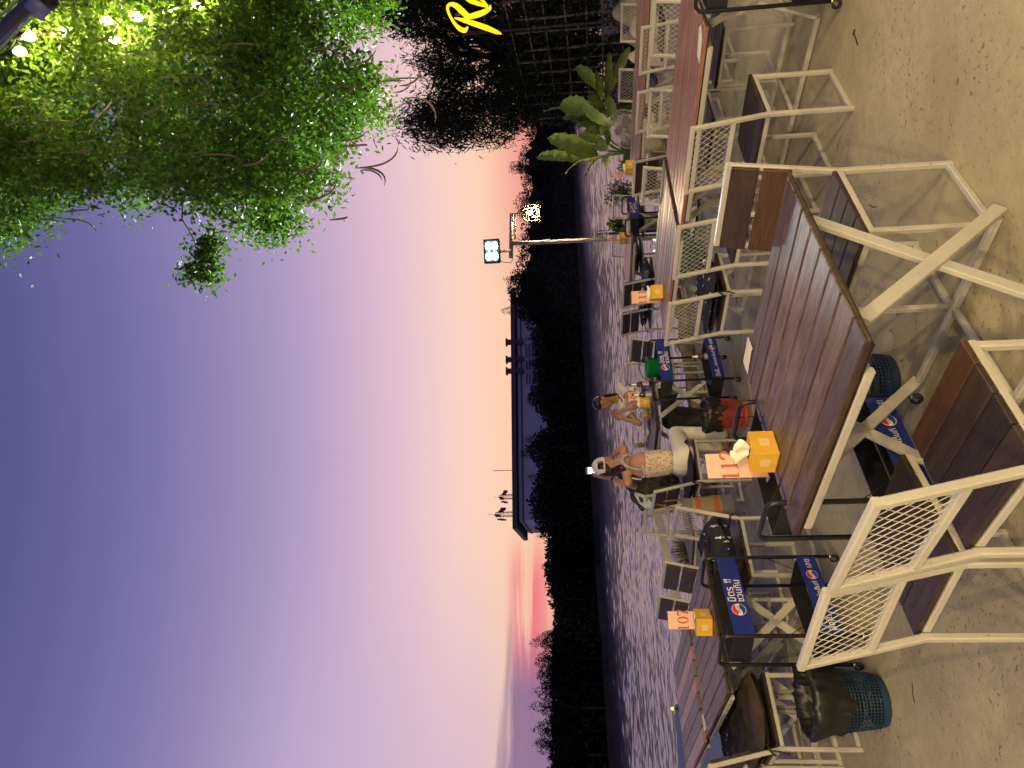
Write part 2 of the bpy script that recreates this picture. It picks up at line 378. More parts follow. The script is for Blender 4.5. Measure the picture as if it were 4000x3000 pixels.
M['bag_black'] = mottled('black_bin_liner', (0.006, 0.006, 0.006), (0.016, 0.015, 0.013), 10, 0.38, 0.9, 11)
M['basket_blue'] = mat('blue_basket_plastic', (0.010, 0.036, 0.078), 0.4)
M['basket_dark'] = mat('navy_basket_plastic', (0.012, 0.03, 0.075), 0.4)
M['basket_red'] = mat('red_basket_plastic', (0.34, 0.05, 0.04), 0.4)
M['bottle_brown'] = mat('brown_bottle_glass', (0.075, 0.025, 0.008), 0.12)
M['silver'] = mottled('silver_foil', (0.55, 0.53, 0.48), (0.7, 0.68, 0.62), 30, 0.35, metallic=0) if False else mat('silver_foil', (0.62, 0.6, 0.55), 0.35, 0.6)
M['clear'] = thin_glass('clear_glass', (0.93, 0.95, 0.95), 0.08)
M['beer'] = mat('beer', (0.75, 0.40, 0.04), 0.15, 0, 0.5, **{'Subsurface Weight': 0.4})
M['bluecap'] = mat('blue_cap_plastic', (0.02, 0.09, 0.45), 0.4)
M['green'] = mat('green_plastic', (0.005, 0.16, 0.05), 0.35, 0, 0.5, **{'Transmission Weight': 0.1})
M['bowl'] = mat('white_glazed_bowl', (0.75, 0.73, 0.66), 0.2)
M['leather'] = mottled('tan_leather', (0.22, 0.09, 0.025), (0.30, 0.13, 0.04), 30, 0.5)
M['log'] = mottled('weathered_driftwood', (0.14, 0.11, 0.075), (0.34, 0.28, 0.19), 5, 0.9, 0.8, 18, (1, 1, 1))
M['rock'] = mottled('river_rock', (0.16, 0.14, 0.11), (0.36, 0.32, 0.25), 5, 0.9, 0.9, 14)
M['rockpale'] = mottled('pale_rock', (0.42, 0.37, 0.26), (0.56, 0.50, 0.38), 6, 0.9, 0.7, 20)
M['bamboo'] = mottled('weathered_bamboo', (0.06, 0.055, 0.045), (0.16, 0.145, 0.115), 8, 0.75, 0.3)
M['bark'] = mottled('tree_bark', (0.035, 0.028, 0.02), (0.09, 0.075, 0.055), 12, 0.9, 0.9, 30)
M['leaf'] = leafy('glossy_tree_leaves', (0.010, 0.045, 0.005), (0.13, 0.28, 0.03), 0.22, 0.55)
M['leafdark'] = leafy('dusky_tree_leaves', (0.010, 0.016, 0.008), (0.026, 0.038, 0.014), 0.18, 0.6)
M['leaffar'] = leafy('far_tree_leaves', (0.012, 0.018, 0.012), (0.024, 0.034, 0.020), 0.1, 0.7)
M['leafpot'] = leafy('shrub_leaves', (0.018, 0.05, 0.010), (0.05, 0.10, 0.02), 0.3, 0.45)
M['banana'] = mottled('banana_leaf', (0.11, 0.19, 0.03), (0.24, 0.34, 0.06), 5, 0.42, 0.5, 40, (1, 1, 1))
M['bananadry'] = mottled('withered_banana_leaf', (0.10, 0.08, 0.03), (0.22, 0.17, 0.06), 8, 0.8)
M['pod'] = mottled('seed_pods', (0.12, 0.09, 0.06), (0.32, 0.27, 0.19), 4, 0.7)
M['grass'] = leafy('grass_blades', (0.07, 0.10, 0.02), (0.20, 0.22, 0.06), 0.3, 0.7)
M['postpaint'] = mottled('cream_painted_post', (0.46, 0.42, 0.30), (0.56, 0.52, 0.38), 6, 0.5)
M['grey_steel'] = mat('grey_tube', (0.10, 0.10, 0.14), 0.35, 0.5)
M['pvc_blue'] = mat('clear_bluish_plastic', (0.30, 0.36, 0.75), 0.25, 0, 0.5, **{'Transmission Weight': 0.4})
M['foam'] = mottled('cream_blocks', (0.56, 0.50, 0.34), (0.66, 0.60, 0.44), 5, 0.85, 0.4, 40)
# ------------------------------------------------------------------ foliage helper
nr = np.random.default_rng(11)
def leaf_mesh(name, P, L, Wd, droop=None, fold=0.35, rng=nr, wob=1.0, dirs=None):
    """P: n x 3 leaf bases, L / Wd: lengths and widths; each leaf is a folded, pointed blade of two triangles"""
    n = len(P); L = np.broadcast_to(L, (n,)).astype(float) * rng.uniform(0.65, 1.25, n); Wd = np.broadcast_to(Wd, (n,)).astype(float) * rng.uniform(0.7, 1.2, n)
    d = rng.normal(size=(n, 3)) * wob
    if droop is not None: d += np.asarray(droop)
    if dirs is not None: d += dirs
    d /= np.linalg.norm(d, axis=1)[:, None]
    q = rng.normal(size=(n, 3)); s = np.cross(d, q); s /= np.linalg.norm(s, axis=1)[:, None]; u = np.cross(s, d)
    mid = P + d * (L * 0.45)[:, None] - u * (Wd * fold)[:, None]
    V = np.empty((n, 4, 3)); V[:, 0] = P; V[:, 1] = mid + s * (Wd / 2)[:, None] + u * (Wd * fold)[:, None]; V[:, 2] = P + d * L[:, None]; V[:, 3] = mid - s * (Wd / 2)[:, None] + u * (Wd * fold)[:, None]
    me = bpy.data.meshes.new(name); me.vertices.add(n * 4); me.vertices.foreach_set('co', V.ravel())
    idx = np.arange(n)[:, None] * 4; tri = np.concatenate([idx + [0, 1, 2], idx + [0, 2, 3]], 1).reshape(-1)
    me.loops.add(len(tri)); me.loops.foreach_set('vertex_index', tri.astype(np.int32))
    me.polygons.add(2 * n); me.polygons.foreach_set('loop_start', np.arange(0, 6 * n, 3, dtype=np.int32))
    try: me.polygons.foreach_set('loop_total', np.full(2 * n, 3, dtype=np.int32))
    except Exception: pass
    me.update(calc_edges=True); me.validate(); return me
def ball(n, c, r, rng=nr, shell=0.5):
    v = rng.normal(size=(n, 3)); v /= np.linalg.norm(v, axis=1)[:, None]
    return np.asarray(c) + v * (rng.uniform(shell, 1, n) ** 0.7)[:, None] * np.asarray(r)
def branch_tubes(mb, a, b, r0, r1, sag=0.0, n=6, wob=0.05, seg=6):
    a = Vector(a); b = Vector(b); pts = []; rr = []
    for i in range(n + 1):
        t = i / n; p = a.lerp(b, t); p += Vector((rnd.uniform(-1, 1), rnd.uniform(-1, 1), rnd.uniform(-1, 1))) * wob * math.sin(math.pi * t)
        p.z += sag * 4 * t * (1 - t); pts.append(p); rr.append(r0 + (r1 - r0) * t)
    mb.tube(pts, 0, seg, True, rr); return pts

# ------------------------------------------------------------------ the setting: terrace, deck, river, banks
def hrot(deg): return Vector((math.cos(R(deg)), math.sin(R(deg)), 0))
EDGE = [(-14, 0.5), (-6, 4.9), (-3.35, 6.9), (-2.0, 8.05), (-0.6, 8.95), (0.05, 9.25), (0.9, 10.1), (1.8, 11.2), (2.7, 12.1), (5.2, 12.6), (16, 13.5)]
poly = EDGE + [(16, -9), (-14, -9)]
m_con = mat('sandy_concrete', (0.4, 0.36, 0.29), 0.75); n, b = nodes(m_con); t = n.add('ShaderNodeTexCoord'); v = t.outputs['Object']
base_c = n.mix(n.mapr(n.noise(v, 0.9, 6.0, 0.62, 0.6), 0.3, 0.7), (0.345, 0.31, 0.215, 1), (0.50, 0.46, 0.33, 1))
base_c = n.mix(n.mapr(n.noise(v, 14.0, 4.0, 0.6), 0.35, 0.68, 0, 0.55), base_c, (0.32, 0.29, 0.205, 1))
pit = n.math('MULTIPLY', n.mapr(n.noise(v, 34.0, 3.0, 0.65), 0.60, 0.68), n.mapr(n.noise(v, 2.2, 3.0), 0.40, 0.62))
pit2 = n.mapr(n.noise(n.mapping(v, (1, 1, 1), (5, 3, 1)), 80.0, 2.0, 0.6), 0.66, 0.72)
base_c = n.mix(n.math('MULTIPLY', pit, 0.8), base_c, (0.115, 0.10, 0.075, 1))
base_c = n.mix(n.math('MULTIPLY', pit2, 0.5), base_c, (0.16, 0.135, 0.10, 1))
speck = n.mapr(n.noise(n.mapping(v, (1, 1, 1), (9, 1, 4)), 120.0, 2.0, 0.5), 0.68, 0.74)
base_c = n.mix(n.math('MULTIPLY', speck, 0.5), base_c, (0.55, 0.50, 0.40, 1)); n.link(base_c, b.inputs['Base Color'])
bp = n.add('ShaderNodeBump'); bp.inputs['Strength'].default_value = 0.55; bp.inputs['Distance'].default_value = 0.012
n.link(n.math('SUBTRACT', n.math('MULTIPLY', n.noise(v, 60.0, 4.0, 0.65), 0.5), n.math('ADD', pit, pit2)), bp.inputs['Height']); n.link(bp.outputs[0], b.inputs['Normal'])
n.link(n.mapr(n.noise(v, 3.0, 3.0), 0.3, 0.7, 0.62, 0.85), b.inputs['Roughness'])
terr = tag(MB().prism(poly, -0.35, 0.0).build('terrace_floor', m_con), kind='structure')
# cement boards of the river deck, laid in rows that run out towards the water
m_deck = mottled('stained_cement_board', (0.21, 0.185, 0.165), (0.33, 0.30, 0.265), 1.3, 0.72, 0.3, 40, (0.35, 2.2, 1), objrand=0.09)
nn, bb = nodes(m_deck); 
dd = hrot(62); dn = Vector((-dd.y, dd.x, 0))
def inside(p, pl):
    c = False; j = len(pl) - 1
    for i in range(len(pl)):
        if (pl[i][1] > p.y) != (pl[j][1] > p.y) and p.x < (pl[j][0] - pl[i][0]) * (p.y - pl[i][1]) / (pl[j][1] - pl[i][1]) + pl[i][0]: c = not c
        j = i
    return c
def on_deck(p): return inside(p, poly) and p.y > 4.35 + (p.x + 5) * 0.43
BW = 0.40
for k in range(-24, 24):
    run = {}
    for e in (0.003, BW - 0.003):
        r_ = [-2 + i * 0.01 for i in range(1500) if on_deck(dn * (k * BW + e) + dd * (-2 + i * 0.01)) and abs((dn * (k * BW + e) + dd * (-2 + i * 0.01)).x) < 5.2]
        if r_: run[e] = (r_[0], r_[-1])
    if len(run) < 2: continue
    (a0, a1), (b0, b1) = run[0.003], run[BW - 0.003]; lo, hi = max(a0, b0), min(a1, b1)
    if hi - lo < 0.3: continue
    cuts = [lo + 0.5 + (k % 3) * 0.7 + 2.4 * j for j in range(6)]; cuts = [c for c in cuts if c < hi - 0.35]; ends = [None] + cuts + [None]
    for i in range(len(ends) - 1):
        sa, sb = (a0, b0) if ends[i] is None else (ends[i] + 0.0035,) * 2; ea, eb = (a1, b1) if ends[i + 1] is None else (ends[i + 1] - 0.0035,) * 2
        mid = (sa + sb + ea + eb) / 4
        o = MB().prism([(sa - mid, -BW / 2 + 0.003), (ea - mid, -BW / 2 + 0.003), (eb - mid, BW / 2 - 0.003), (sb - mid, BW / 2 - 0.003)], -0.004, 0.004).build('deck_board', m_deck, terr)
        c = dn * ((k + 0.5) * BW) + dd * mid; o.location = (c.x, c.y, 0.0045); o.rotation_euler = (0, 0, R(62))
# river
m_wat = mat('river_water', (0.15, 0.12, 0.132), 0.17, 0, 0.5, **{'IOR': 3.4}); n, b = nodes(m_wat); t = n.add('ShaderNodeTexCoord'); v = t.outputs['Object']
WZ = -2.0; SLOPE = 0.058
tag(MB().poly([(-1500, -60, WZ - 0.25), (1500, -60, WZ - 0.25), (1500, 2500, WZ - 0.25), (-1500, 2500, WZ - 0.25)]).build('river_bed', m_wat), kind='structure')
# the rippled surface: rows of wavelets that grow with distance
nR, nA = 560, 720; rr_ = 11.0 * (320.0 / 11.0) ** (np.arange(nR) / (nR - 1)); aa_ = np.radians(np.linspace(-46, 46, nA)); wr = np.random.default_rng(5)
fy = np.fft.fftfreq(nR)[:, None]; fx = np.fft.fftfreq(nA)[None, :]
def wave_field(lr, la): 
    g_ = np.fft.ifft2(np.fft.fft2(wr.normal(size=(nR, nA))) * np.exp(-2 * (np.pi * fy * lr) ** 2 - 2 * (np.pi * fx * la) ** 2)).real; return g_ / np.gradient(g_, axis=0).std()
hgt = (wave_field(0.62, 2.6) * SLOPE + wave_field(2.2, 8.0) * SLOPE * 0.28) * np.gradient(rr_)[:, None]
cf_ = wave_field(26, 60); calm_ = 0.82 + 0.36 * np.clip(cf_ / cf_.std(), -1, 1)
V = np.stack([rr_[:, None] * np.sin(aa_)[None], rr_[:, None] * np.cos(aa_)[None], WZ + hgt * calm_], -1).reshape(-1, 3)
me = bpy.data.meshes.new('river'); me.vertices.add(len(V)); me.vertices.foreach_set('co', V.ravel()); ii = (np.arange(nR - 1)[:, None] * nA + np.arange(nA - 1)[None]).reshape(-1); q4 = np.stack([ii, ii + 1, ii + nA + 1, ii + nA], 1).astype(np.int32)
me.loops.add(q4.size); me.loops.foreach_set('vertex_index', q4.ravel()); me.polygons.add(len(q4)); me.polygons.foreach_set('loop_start', np.arange(0, q4.size, 4, dtype=np.int32)); me.update(calc_edges=True); me.polygons.foreach_set('use_smooth', [True] * len(me.polygons))
tag(mesh_ob('river', me, m_wat), kind='structure')
# slope from the terrace down to the water and the garden on the right
m_soil = mottled('dark_garden_soil', (0.05, 0.04, 0.028), (0.10, 0.085, 0.055), 3, 0.95, 0.8, 20)
mb = MB(); E2 = EDGE
for i in range(len(E2) - 1):
    (x0, y0), (x1, y1) = E2[i], E2[i + 1]; o0 = Vector((y0 - y1, x1 - x0, 0)).normalized(); 
    mb.add([(x0, y0 - 0.05, -0.30), (x1, y1 - 0.05, -0.30), (x1 + o0.x * 0.2, y1 + 2.6, WZ - 0.3), (x0 + o0.x * 0.2, y0 + 2.6, WZ - 0.3)], [(0, 1, 2, 3)])
tag(mb.build('river_slope', m_soil), kind='structure')
gard = [(2.75, 12.0), (3.6, 12.7), (4.7, 13.5), (5.7, 15.0), (7.2, 18.5), (11, 27), (60, 60), (60, 5), (16.2, 5), (16.2, 13.6), (5.2, 12.7)]
tag(MB().prism(gard, -2.6, -0.12).build('garden_bank', m_soil), kind='structure')
# far bank
WL = [(4600, 2560), (3600, 2468), (3000, 2412), (2778, 2395), (2634, 2383), (2470, 2373), (2345, 2358), (2200, 2346), (2012, 2338), (1831, 2326), (1650, 2313), (1391, 2296), (1150, 2281), (900, 2264), (700, 2252), (450, 2238), (200, 2226), (-300, 2203)]
def wl(y):
    for (a, xa), (b_, xb) in zip(WL, WL[1:]):
        if a >= y >= b_: return xa + (xb - xa) * (a - y) / (a - b_)
    return WL[-1][1]
bank = [pz(x, y, WZ) for y, x in WL]
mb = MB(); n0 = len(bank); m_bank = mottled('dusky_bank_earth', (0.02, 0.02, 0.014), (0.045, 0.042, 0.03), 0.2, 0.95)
lift = [b_ + Vector((b_.x, b_.y, 0)).normalized() * 3 + Vector((0, 0, 1.0)) for b_ in bank]
farp = [b_ + Vector((b_.x, b_.y, 0)).normalized() * 1800 + Vector((0, 0, 1.2)) for b_ in bank]
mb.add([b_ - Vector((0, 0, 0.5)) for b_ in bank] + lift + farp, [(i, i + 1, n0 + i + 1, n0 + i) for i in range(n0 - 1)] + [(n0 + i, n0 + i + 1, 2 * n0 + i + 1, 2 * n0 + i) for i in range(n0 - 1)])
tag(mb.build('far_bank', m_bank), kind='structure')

# ------------------------------------------------------------------ far trees: single crowns along the bank with a low wood behind them
TOP = [(3400, 2140), (3100, 2120), (3000, 2150), (2920, 2075), (2880, 2064), (2800, 2066), (2700, 2060), (2630, 2050), (2540, 2050), (2490, 2088), (2440, 2140), (2400, 2158), (2345, 2132), (2250, 2108), (2200, 2106), (2138, 2112),
       (2084, 2112), (2066, 2085), (2010, 2060), (1938, 2042), (1880, 2072), (1820, 2078), (1770, 2040), (1716, 2036), (1668, 2115), (1632, 2100), (1600, 2072), (1540, 2040), (1480, 2058), (1360, 2060), (1285, 2044), (1210, 1998), (1155, 1965), (1112, 1950), (1066, 1968),
       (1040, 1992), (985, 2003), (930, 2012), (880, 2010), (781, 2011), (735, 2017), (705, 2015), (660, 2003), (617, 1996), (570, 2006), (511, 2046), (400, 2060), (200, 2050), (0, 2040)]
def top(y):
    for (a, xa), (b_, xb) in zip(TOP, TOP[1:]):
        if a >= y >= b_: return xa + (xb - xa) * (a - y) / (a - b_)
    return TOP[-1][1]
Pw = []; core = []
yy = 3350
while yy > -150:
    g = pz(wl(yy), yy, WZ); g += Vector((g.x, g.y, 0)).normalized() * 6; D = g.y
    tx = (max(2162, top(yy) + 20) if yy > 2450 else top(yy) + 26); zt = py(tx, yy, D).z; core.append((g, zt))
    wpx = 14
    n_l = 230
    for _ in range(n_l):
        u = rnd.random(); z = WZ + 1.0 + (zt - WZ - 1.0) * u ** 0.8
        o = g + Vector((rnd.uniform(-1, 1) * 16 * D / F_PX, rnd.uniform(-4, 6), 0)); Pw.append((o.x, o.y, z))
    yy -= 16
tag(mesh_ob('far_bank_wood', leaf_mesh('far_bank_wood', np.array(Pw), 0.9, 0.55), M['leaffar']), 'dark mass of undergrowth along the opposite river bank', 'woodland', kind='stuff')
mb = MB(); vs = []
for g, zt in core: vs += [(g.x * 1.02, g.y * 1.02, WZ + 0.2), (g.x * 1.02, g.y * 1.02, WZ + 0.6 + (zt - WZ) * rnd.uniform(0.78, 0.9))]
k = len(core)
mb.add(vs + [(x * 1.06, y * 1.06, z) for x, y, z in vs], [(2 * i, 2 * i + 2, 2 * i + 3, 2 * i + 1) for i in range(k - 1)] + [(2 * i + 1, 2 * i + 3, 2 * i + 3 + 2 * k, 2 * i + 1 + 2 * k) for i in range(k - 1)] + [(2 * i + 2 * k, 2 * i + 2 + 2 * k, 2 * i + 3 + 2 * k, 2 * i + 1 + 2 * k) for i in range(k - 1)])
tag(mb.build('wood_light_block', M['leaffar']), 'solid dark hull added inside the wood on the opposite bank', 'woodland', kind='stuff')  # hull put in so no light leaks through between the leaves
# single trees whose crowns stand out: photo column, crown half width (px), offset behind the bank, density, label
FT = [(2955, 70, 4, 1.0, 'open feathery tree at the far left end of the opposite bank'), (2860, 60, 5, 1.1, 'feathery tree second from the left on the opposite bank'), (2770, 62, 4, 1.0, 'loose lacy tree third from the left on the opposite bank'),
      (2675, 58, 5, 1.1, 'lacy tree under the grey cloud bank on the opposite shore'), (2575, 62, 4, 1.5, 'tallest dense tree left of the table 107 sign on the far shore'), (2500, 42, 5, 0.9, 'sloping tree beside the pink cloud streaks on the far shore'),
      (2345, 34, 5, 0.6, 'small ragged tree under the pink clouds on the far shore'), (2230, 44, 5, 0.8, 'small clump tree left of the long building across the river'), (2075, 34, 6, 0.7, 'thin tree at the left end wall of the long building'),
      (1960, 52, 6, 0.8, 'tree in front of the left half of the long building below the antennas'), (1850, 44, 6, 0.9, 'dark tree left of the phone in front of the building'), (1745, 60, 6, 0.8, 'bushy tree in front of the middle of the long building'),
      (1560, 62, 6, 0.75, 'tree in front of the small square windows of the building'), (1430, 60, 6, 0.9, 'dark low tree below the three roof vents'), (1310, 50, 6, 0.9, 'dark tree right of the roof vents across the river'),
      (1185, 55, 5, 1.1, 'tall dark tree at the right end of the building'), (1100, 48, 5, 1.2, 'tallest rounded tree left of the floodlight across the river'), (930, 60, 5, 0.8, 'dark tree behind the lamp post on the far shore'),
      (790, 62, 5, 0.8, 'ragged tree behind the lit lantern on the far shore'), (640, 62, 5, 1.0, 'rounded dark tree right of the lantern on the far shore'), (480, 60, 5, 0.9, 'dark far shore tree just left of the willow')]
for i, (cy, hw, off, den, lab) in enumerate(FT):
    g = pz(wl(cy), cy, WZ); g += Vector((g.x, g.y, 0)).normalized() * off; D = g.y; m = D / F_PX
    zt = max(py(top(cy + q) - 6, cy + q, D).z for q in (-hw * 0.3, 0, hw * 0.3)); zb = WZ + 1.0; H = zt - zb; rw = hw * m
    t = thing('riverside_tree', lab, 'tree', (g.x, g.y, zb - 0.6), 0, 'trees on the opposite bank')
    mb = MB(); mb.tube([(0, 0, 0), (0.1, 0, H * 0.4), (0.2, 0.1, H * 0.85)], 0, 7, True, [0.28, 0.2, 0.05])
    cl = []
    nc = int(16 * den) + 5
    for _ in range(nc):
        a = rnd.uniform(0, 6.28); rr = rw * math.sqrt(rnd.random()); z = H * (0.42 + 0.55 * rnd.random() * (1 - 0.55 * (rr / rw) ** 2)) + 0.6
        cl.append((math.cos(a) * rr, math.sin(a) * rr * 0.8, z))
    for c in cl[:7]: mb.tube([(0.1, 0, H * 0.35), c], 0, 5, True, [0.1, 0.03])
    mb.build('trunk', M['bark'], t, True)
    P = np.concatenate([ball(int(110 * den) + 30, c, (rw * 0.30, rw * 0.30, H * 0.12)) for c in cl])
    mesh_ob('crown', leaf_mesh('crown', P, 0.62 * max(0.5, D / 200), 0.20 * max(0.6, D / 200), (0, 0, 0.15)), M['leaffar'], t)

# ------------------------------------------------------------------ the long building across the river
m_wall = mottled('blue_grey_rendered_wall', (0.58, 0.60, 0.74), (0.66, 0.68, 0.80), 0.05, 0.8); m_fascia = mat('dark_roof_fascia', (0.12, 0.11, 0.13), 0.7); m_louv = mat('grey_louvre_blade', (0.16, 0.165, 0.20), 0.7); m_win = mat('dark_window_glass', (0.02, 0.022, 0.03), 0.2)
Lt = py(2007, 2047, 212); Rt = py(1992, 1150, 236); bz = WZ
ax = Vector((Rt.x - Lt.x, Rt.y - Lt.y, 0)); BL = ax.length; ax.normalize(); bn = Vector((ax.y, -ax.x, 0)); ang = math.atan2(ax.y, ax.x); topz = (Lt.z + Rt.z) / 2
bt = thing('long_building', 'long flat-roofed blue-grey building behind the trees across the river', 'building', (Lt.x, Lt.y, bz), ang)
Hb = topz - bz
MB().box((BL / 2, 20, Hb / 2 - 1), (BL - 2, 40, Hb - 2)).build('wall', m_wall, bt)
rf = MB().box((BL / 2, 20, Hb - 0.75), (BL + 3, 43, 1.5)).build('roof', m_fascia, bt); MB().box((BL / 2, 20, Hb - 3.2), (BL - 1.4, 40.8, 0.35)).build('cornice', m_fascia, bt)
def bx(y): # photo column -> distance along the facade
    d = ray(2050, y); n_ = bn; tt = (Lt - CAM_O).dot(n_) / d.dot(n_); return (CAM_O + d * tt - Lt).dot(ax)
for col in (1337, 1405, 1450):
    x = bx(col); vt = MB(); vt.box((x, -0.6, Hb - 1.4), (1.6, 1.2, 5.4)); vt.box((x, -0.6, Hb + 1.5), (2.4, 1.9, 0.6)); vt.build('roof_vent', m_fascia, bt, bevel=0.05)
for lo, hi in ((1320, 1330), (1345, 1398), (1411, 1443), (1457, 1500)):
    xa, xb = sorted((bx(lo), bx(hi)))
    for j in range(6): MB().box(((xa + xb) / 2, -0.2, Hb - 5.0 - j * 1.0), (xb - xa, 0.5, 0.42)).build('louvre', m_louv, bt)
for col in (1581, 1627, 1786, 1832):
    x = bx(col); w_ = MB().box((x, 0.92, Hb - 6.6), (2.6, 0.4, 2.6)).build('window', m_win, bt)
    fr = MB()
    for q in (-1.4, 1.4): fr.box((x + q, 0.9, Hb - 6.6), (0.2, 0.6, 3.0)); fr.box((x, 0.9, Hb - 6.6 + q), (2.6, 0.6, 0.2))
    fr.build('frame', m_fascia, w_)
for k in range(7): MB().box((BL * (0.06 + k * 0.145), 0.85, Hb / 2 - 2.4), (0.5, 0.5, Hb - 5)).build('pilaster', m_wall, bt)
def mast(y, x_top, lab, cluster):
    b0 = py(2004, y, 222); tp = py(x_top, y, 222); t = thing('antenna_mast', lab, 'antenna', (b0.x, b0.y, topz - 0.02), 0, 'antennas on the long roof'); h = tp.z - topz
    if not cluster: MB().tube([(0, 0, 0), (0, 0, h)], 0.10, 6).build('pole', m_fascia, t); return
    hm = h * 0.72; lat = MB()
    for sx in (-0.7, 0.7):
        for sy in (-0.7, 0.7): lat.tube([(sx, sy, 0), (sx * 0.8, sy * 0.8, hm)], 0.09, 5)
    for k in range(5):
        z = hm * k / 5; z2 = hm * (k + 1) / 5
        lat.tube([(-0.7, -0.7, z), (0.7, -0.7, z2)], 0.06, 4); lat.tube([(0.7, 0.7, z), (-0.7, 0.7, z2)], 0.06, 4); lat.tube([(-0.7, -0.7, z2), (0.7, -0.7, z2)], 0.06, 4)
    lat.build('lattice', m_fascia, t); MB().tube([(0, 0, hm), (0, 0, h)], 0.05, 5).build('pole', m_fascia, t)
    for k in range(7):
        a = k * 0.9 + 0.3; rr = 1.9; z = hm * (0.62 + 0.28 * (k % 3) / 2)
        pn = MB().box((math.cos(a) * rr, math.sin(a) * rr, z), (0.45, 0.45, hm * 0.28)); pn.tube([(0, 0, z), (math.cos(a) * rr, math.sin(a) * rr, z)], 0.07, 4); pn.build('panel_antenna', m_fascia, t)
mast(1837, 1926, 'thin single pole antenna on the long roof', False); mast(1940, 1930, 'smaller lattice antenna tower on the long roof', True); mast(2008, 1906, 'taller lattice antenna tower near the left roof corner', True)
# one small lit lamp among the far trees
lp = py(2188, 1935, 205); t = thing('bank_lamp', 'tiny white lamp shining among the trees across the river', 'lamp', (lp.x, lp.y, WZ + 0.6)); MB().tube([(0, 0, 0), (0, 0, lp.z - WZ - 0.6)], 0.08, 5).build('pole', m_fascia, t); MB().sphere((0, 0, lp.z - WZ - 0.6), 0.35, 8, 6).build('globe', glow('far_lamp_glow', (1, 1, 0.95), 6), t)
# ------------------------------------------------------------------ lamps: the tree's festoon string and the added unseen ones, the lamp post, the lantern
WARM = (1.0, 0.735, 0.33)
def lamp(name, loc, power, color=WARM, radius=0.03, parent=None):
    l = bpy.data.lights.new(name, 'POINT'); l.energy = power; l.color = color; l.shadow_soft_size = radius
    o = bpy.data.objects.new(name, l); COL.objects.link(o); o.location = loc
    if parent is not None: o.parent = parent
    return o
m_bulb = glow('warm_bulb_glow', (1.0, 0.72, 0.36), 42.0); m_cable = mat('black_cable', (0.012, 0.012, 0.012), 0.6)
bulb_me = MB().lathe([(0.002, -0.05), (0.02, -0.045), (0.03, -0.025), (0.028, 0.0), (0.015, 0.025), (0.013, 0.03)], 10, close=True).mesh('bulb', True)
sock_me = MB().lathe([(0.016, 0.028), (0.018, 0.045), (0.016, 0.075), (0.006, 0.085)], 8, close=True).mesh('socket', True)
bulb_me.materials.append(m_bulb); sock_me.materials.append(m_cable)
shade_me = MB().lathe([(0.02, 0.07), (0.05, 0.06), (0.12, -0.005), (0.118, -0.005), (0.048, 0.055), (0.02, 0.064)], 18).mesh('shade', True); shade_me.materials.append(M['black'])  # shades added to the unseen strings to keep their light off the tree
def festoon(label, pts, fr, power, shaded=False):
    """cable through pts; fr = positions of the bulbs as fractions along it"""
    t = thing('festoon_lights', label, 'string lights', pts[0], 0, 'festoon strings'); o0 = Vector(pts[0]); seg = []
    for i in range(len(pts) - 1):
        a, b = Vector(pts[i]) - o0, Vector(pts[i + 1]) - o0; L = (b - a).length
        for k in range(12):
            q = k / 12; p = a.lerp(b, q); p.z -= 4 * q * (1 - q) * 0.05 * L; seg.append(p)
    seg.append(Vector(pts[-1]) - o0); MB().tube(seg, 0.006, 5).build('cable', m_cable, t)
    for f in fr:
        x = f * (len(seg) - 1); i = min(int(x), len(seg) - 2); p = seg[i].lerp(seg[i + 1], x - i) - Vector((0, 0, 0.085))
        b = mesh_ob('bulb', bulb_me, None, t); b.location = p; s = mesh_ob('socket', sock_me, None, b)
        if shaded:
            mesh_ob('shade', shade_me, None, b); l = bpy.data.lights.new('bulb_light', 'SPOT'); l.energy = power; l.color = WARM; l.shadow_soft_size = 0.03; l.spot_size = R(164); l.spot_blend = 0.12
            lo = bpy.data.objects.new('bulb_light', l); COL.objects.link(lo); lo.location = (0, 0, -0.075); lo.parent = b
        else: lamp('bulb_light', (0, 0, -0.075), power, parent=b)
    return t

# ------------------------------------------------------------------ chairs
SW = 0.205
def cushion_mesh(w, d, h, seed, puff=1.0, fold=0.0):
    n = 18; mb = MB(); rg = random.Random(seed); o = Vector((rg.uniform(-9, 9), rg.uniform(-9, 9), 0))
    def P(u, v, top):
        e = (1 - abs(u) ** 4) * (1 - abs(v) ** 4); e = max(0, e) ** 0.4
        wr = noise.noise(Vector((u * 2.2, v * 2.2, 0)) + o) * 0.18 + noise.noise(Vector((u * 6, v * 4, 3)) + o) * 0.12 - 0.14 * math.exp(-((abs(u + 0.1 * v) - 0.35) * 9) ** 2)
        z = h * e * (0.5 + (wr if top else 0)) * (1 if top else -0.55) * puff + fold * v * v * h * (1 if top else 0.4)
        s = 1 + 0.05 * noise.noise(Vector((u * 3, v * 3, 7)) + o)
        return (u * w / 2 * s, v * d / 2 * s, z)
    for top in (1, 0):
        b = len(mb.v)
        for i in range(n + 1):
            for j in range(n + 1): mb.v.append(P(-1 + 2 * i / n, -1 + 2 * j / n, top))
        for i in range(n):
            for j in range(n):
                q = (b + i * (n + 1) + j, b + (i + 1) * (n + 1) + j, b + (i + 1) * (n + 1) + j + 1, b + i * (n + 1) + j + 1); mb.f.append(q if top else q[::-1]); mb.mi.append(0)
    return mb.mesh('cushion', True, merge=True)
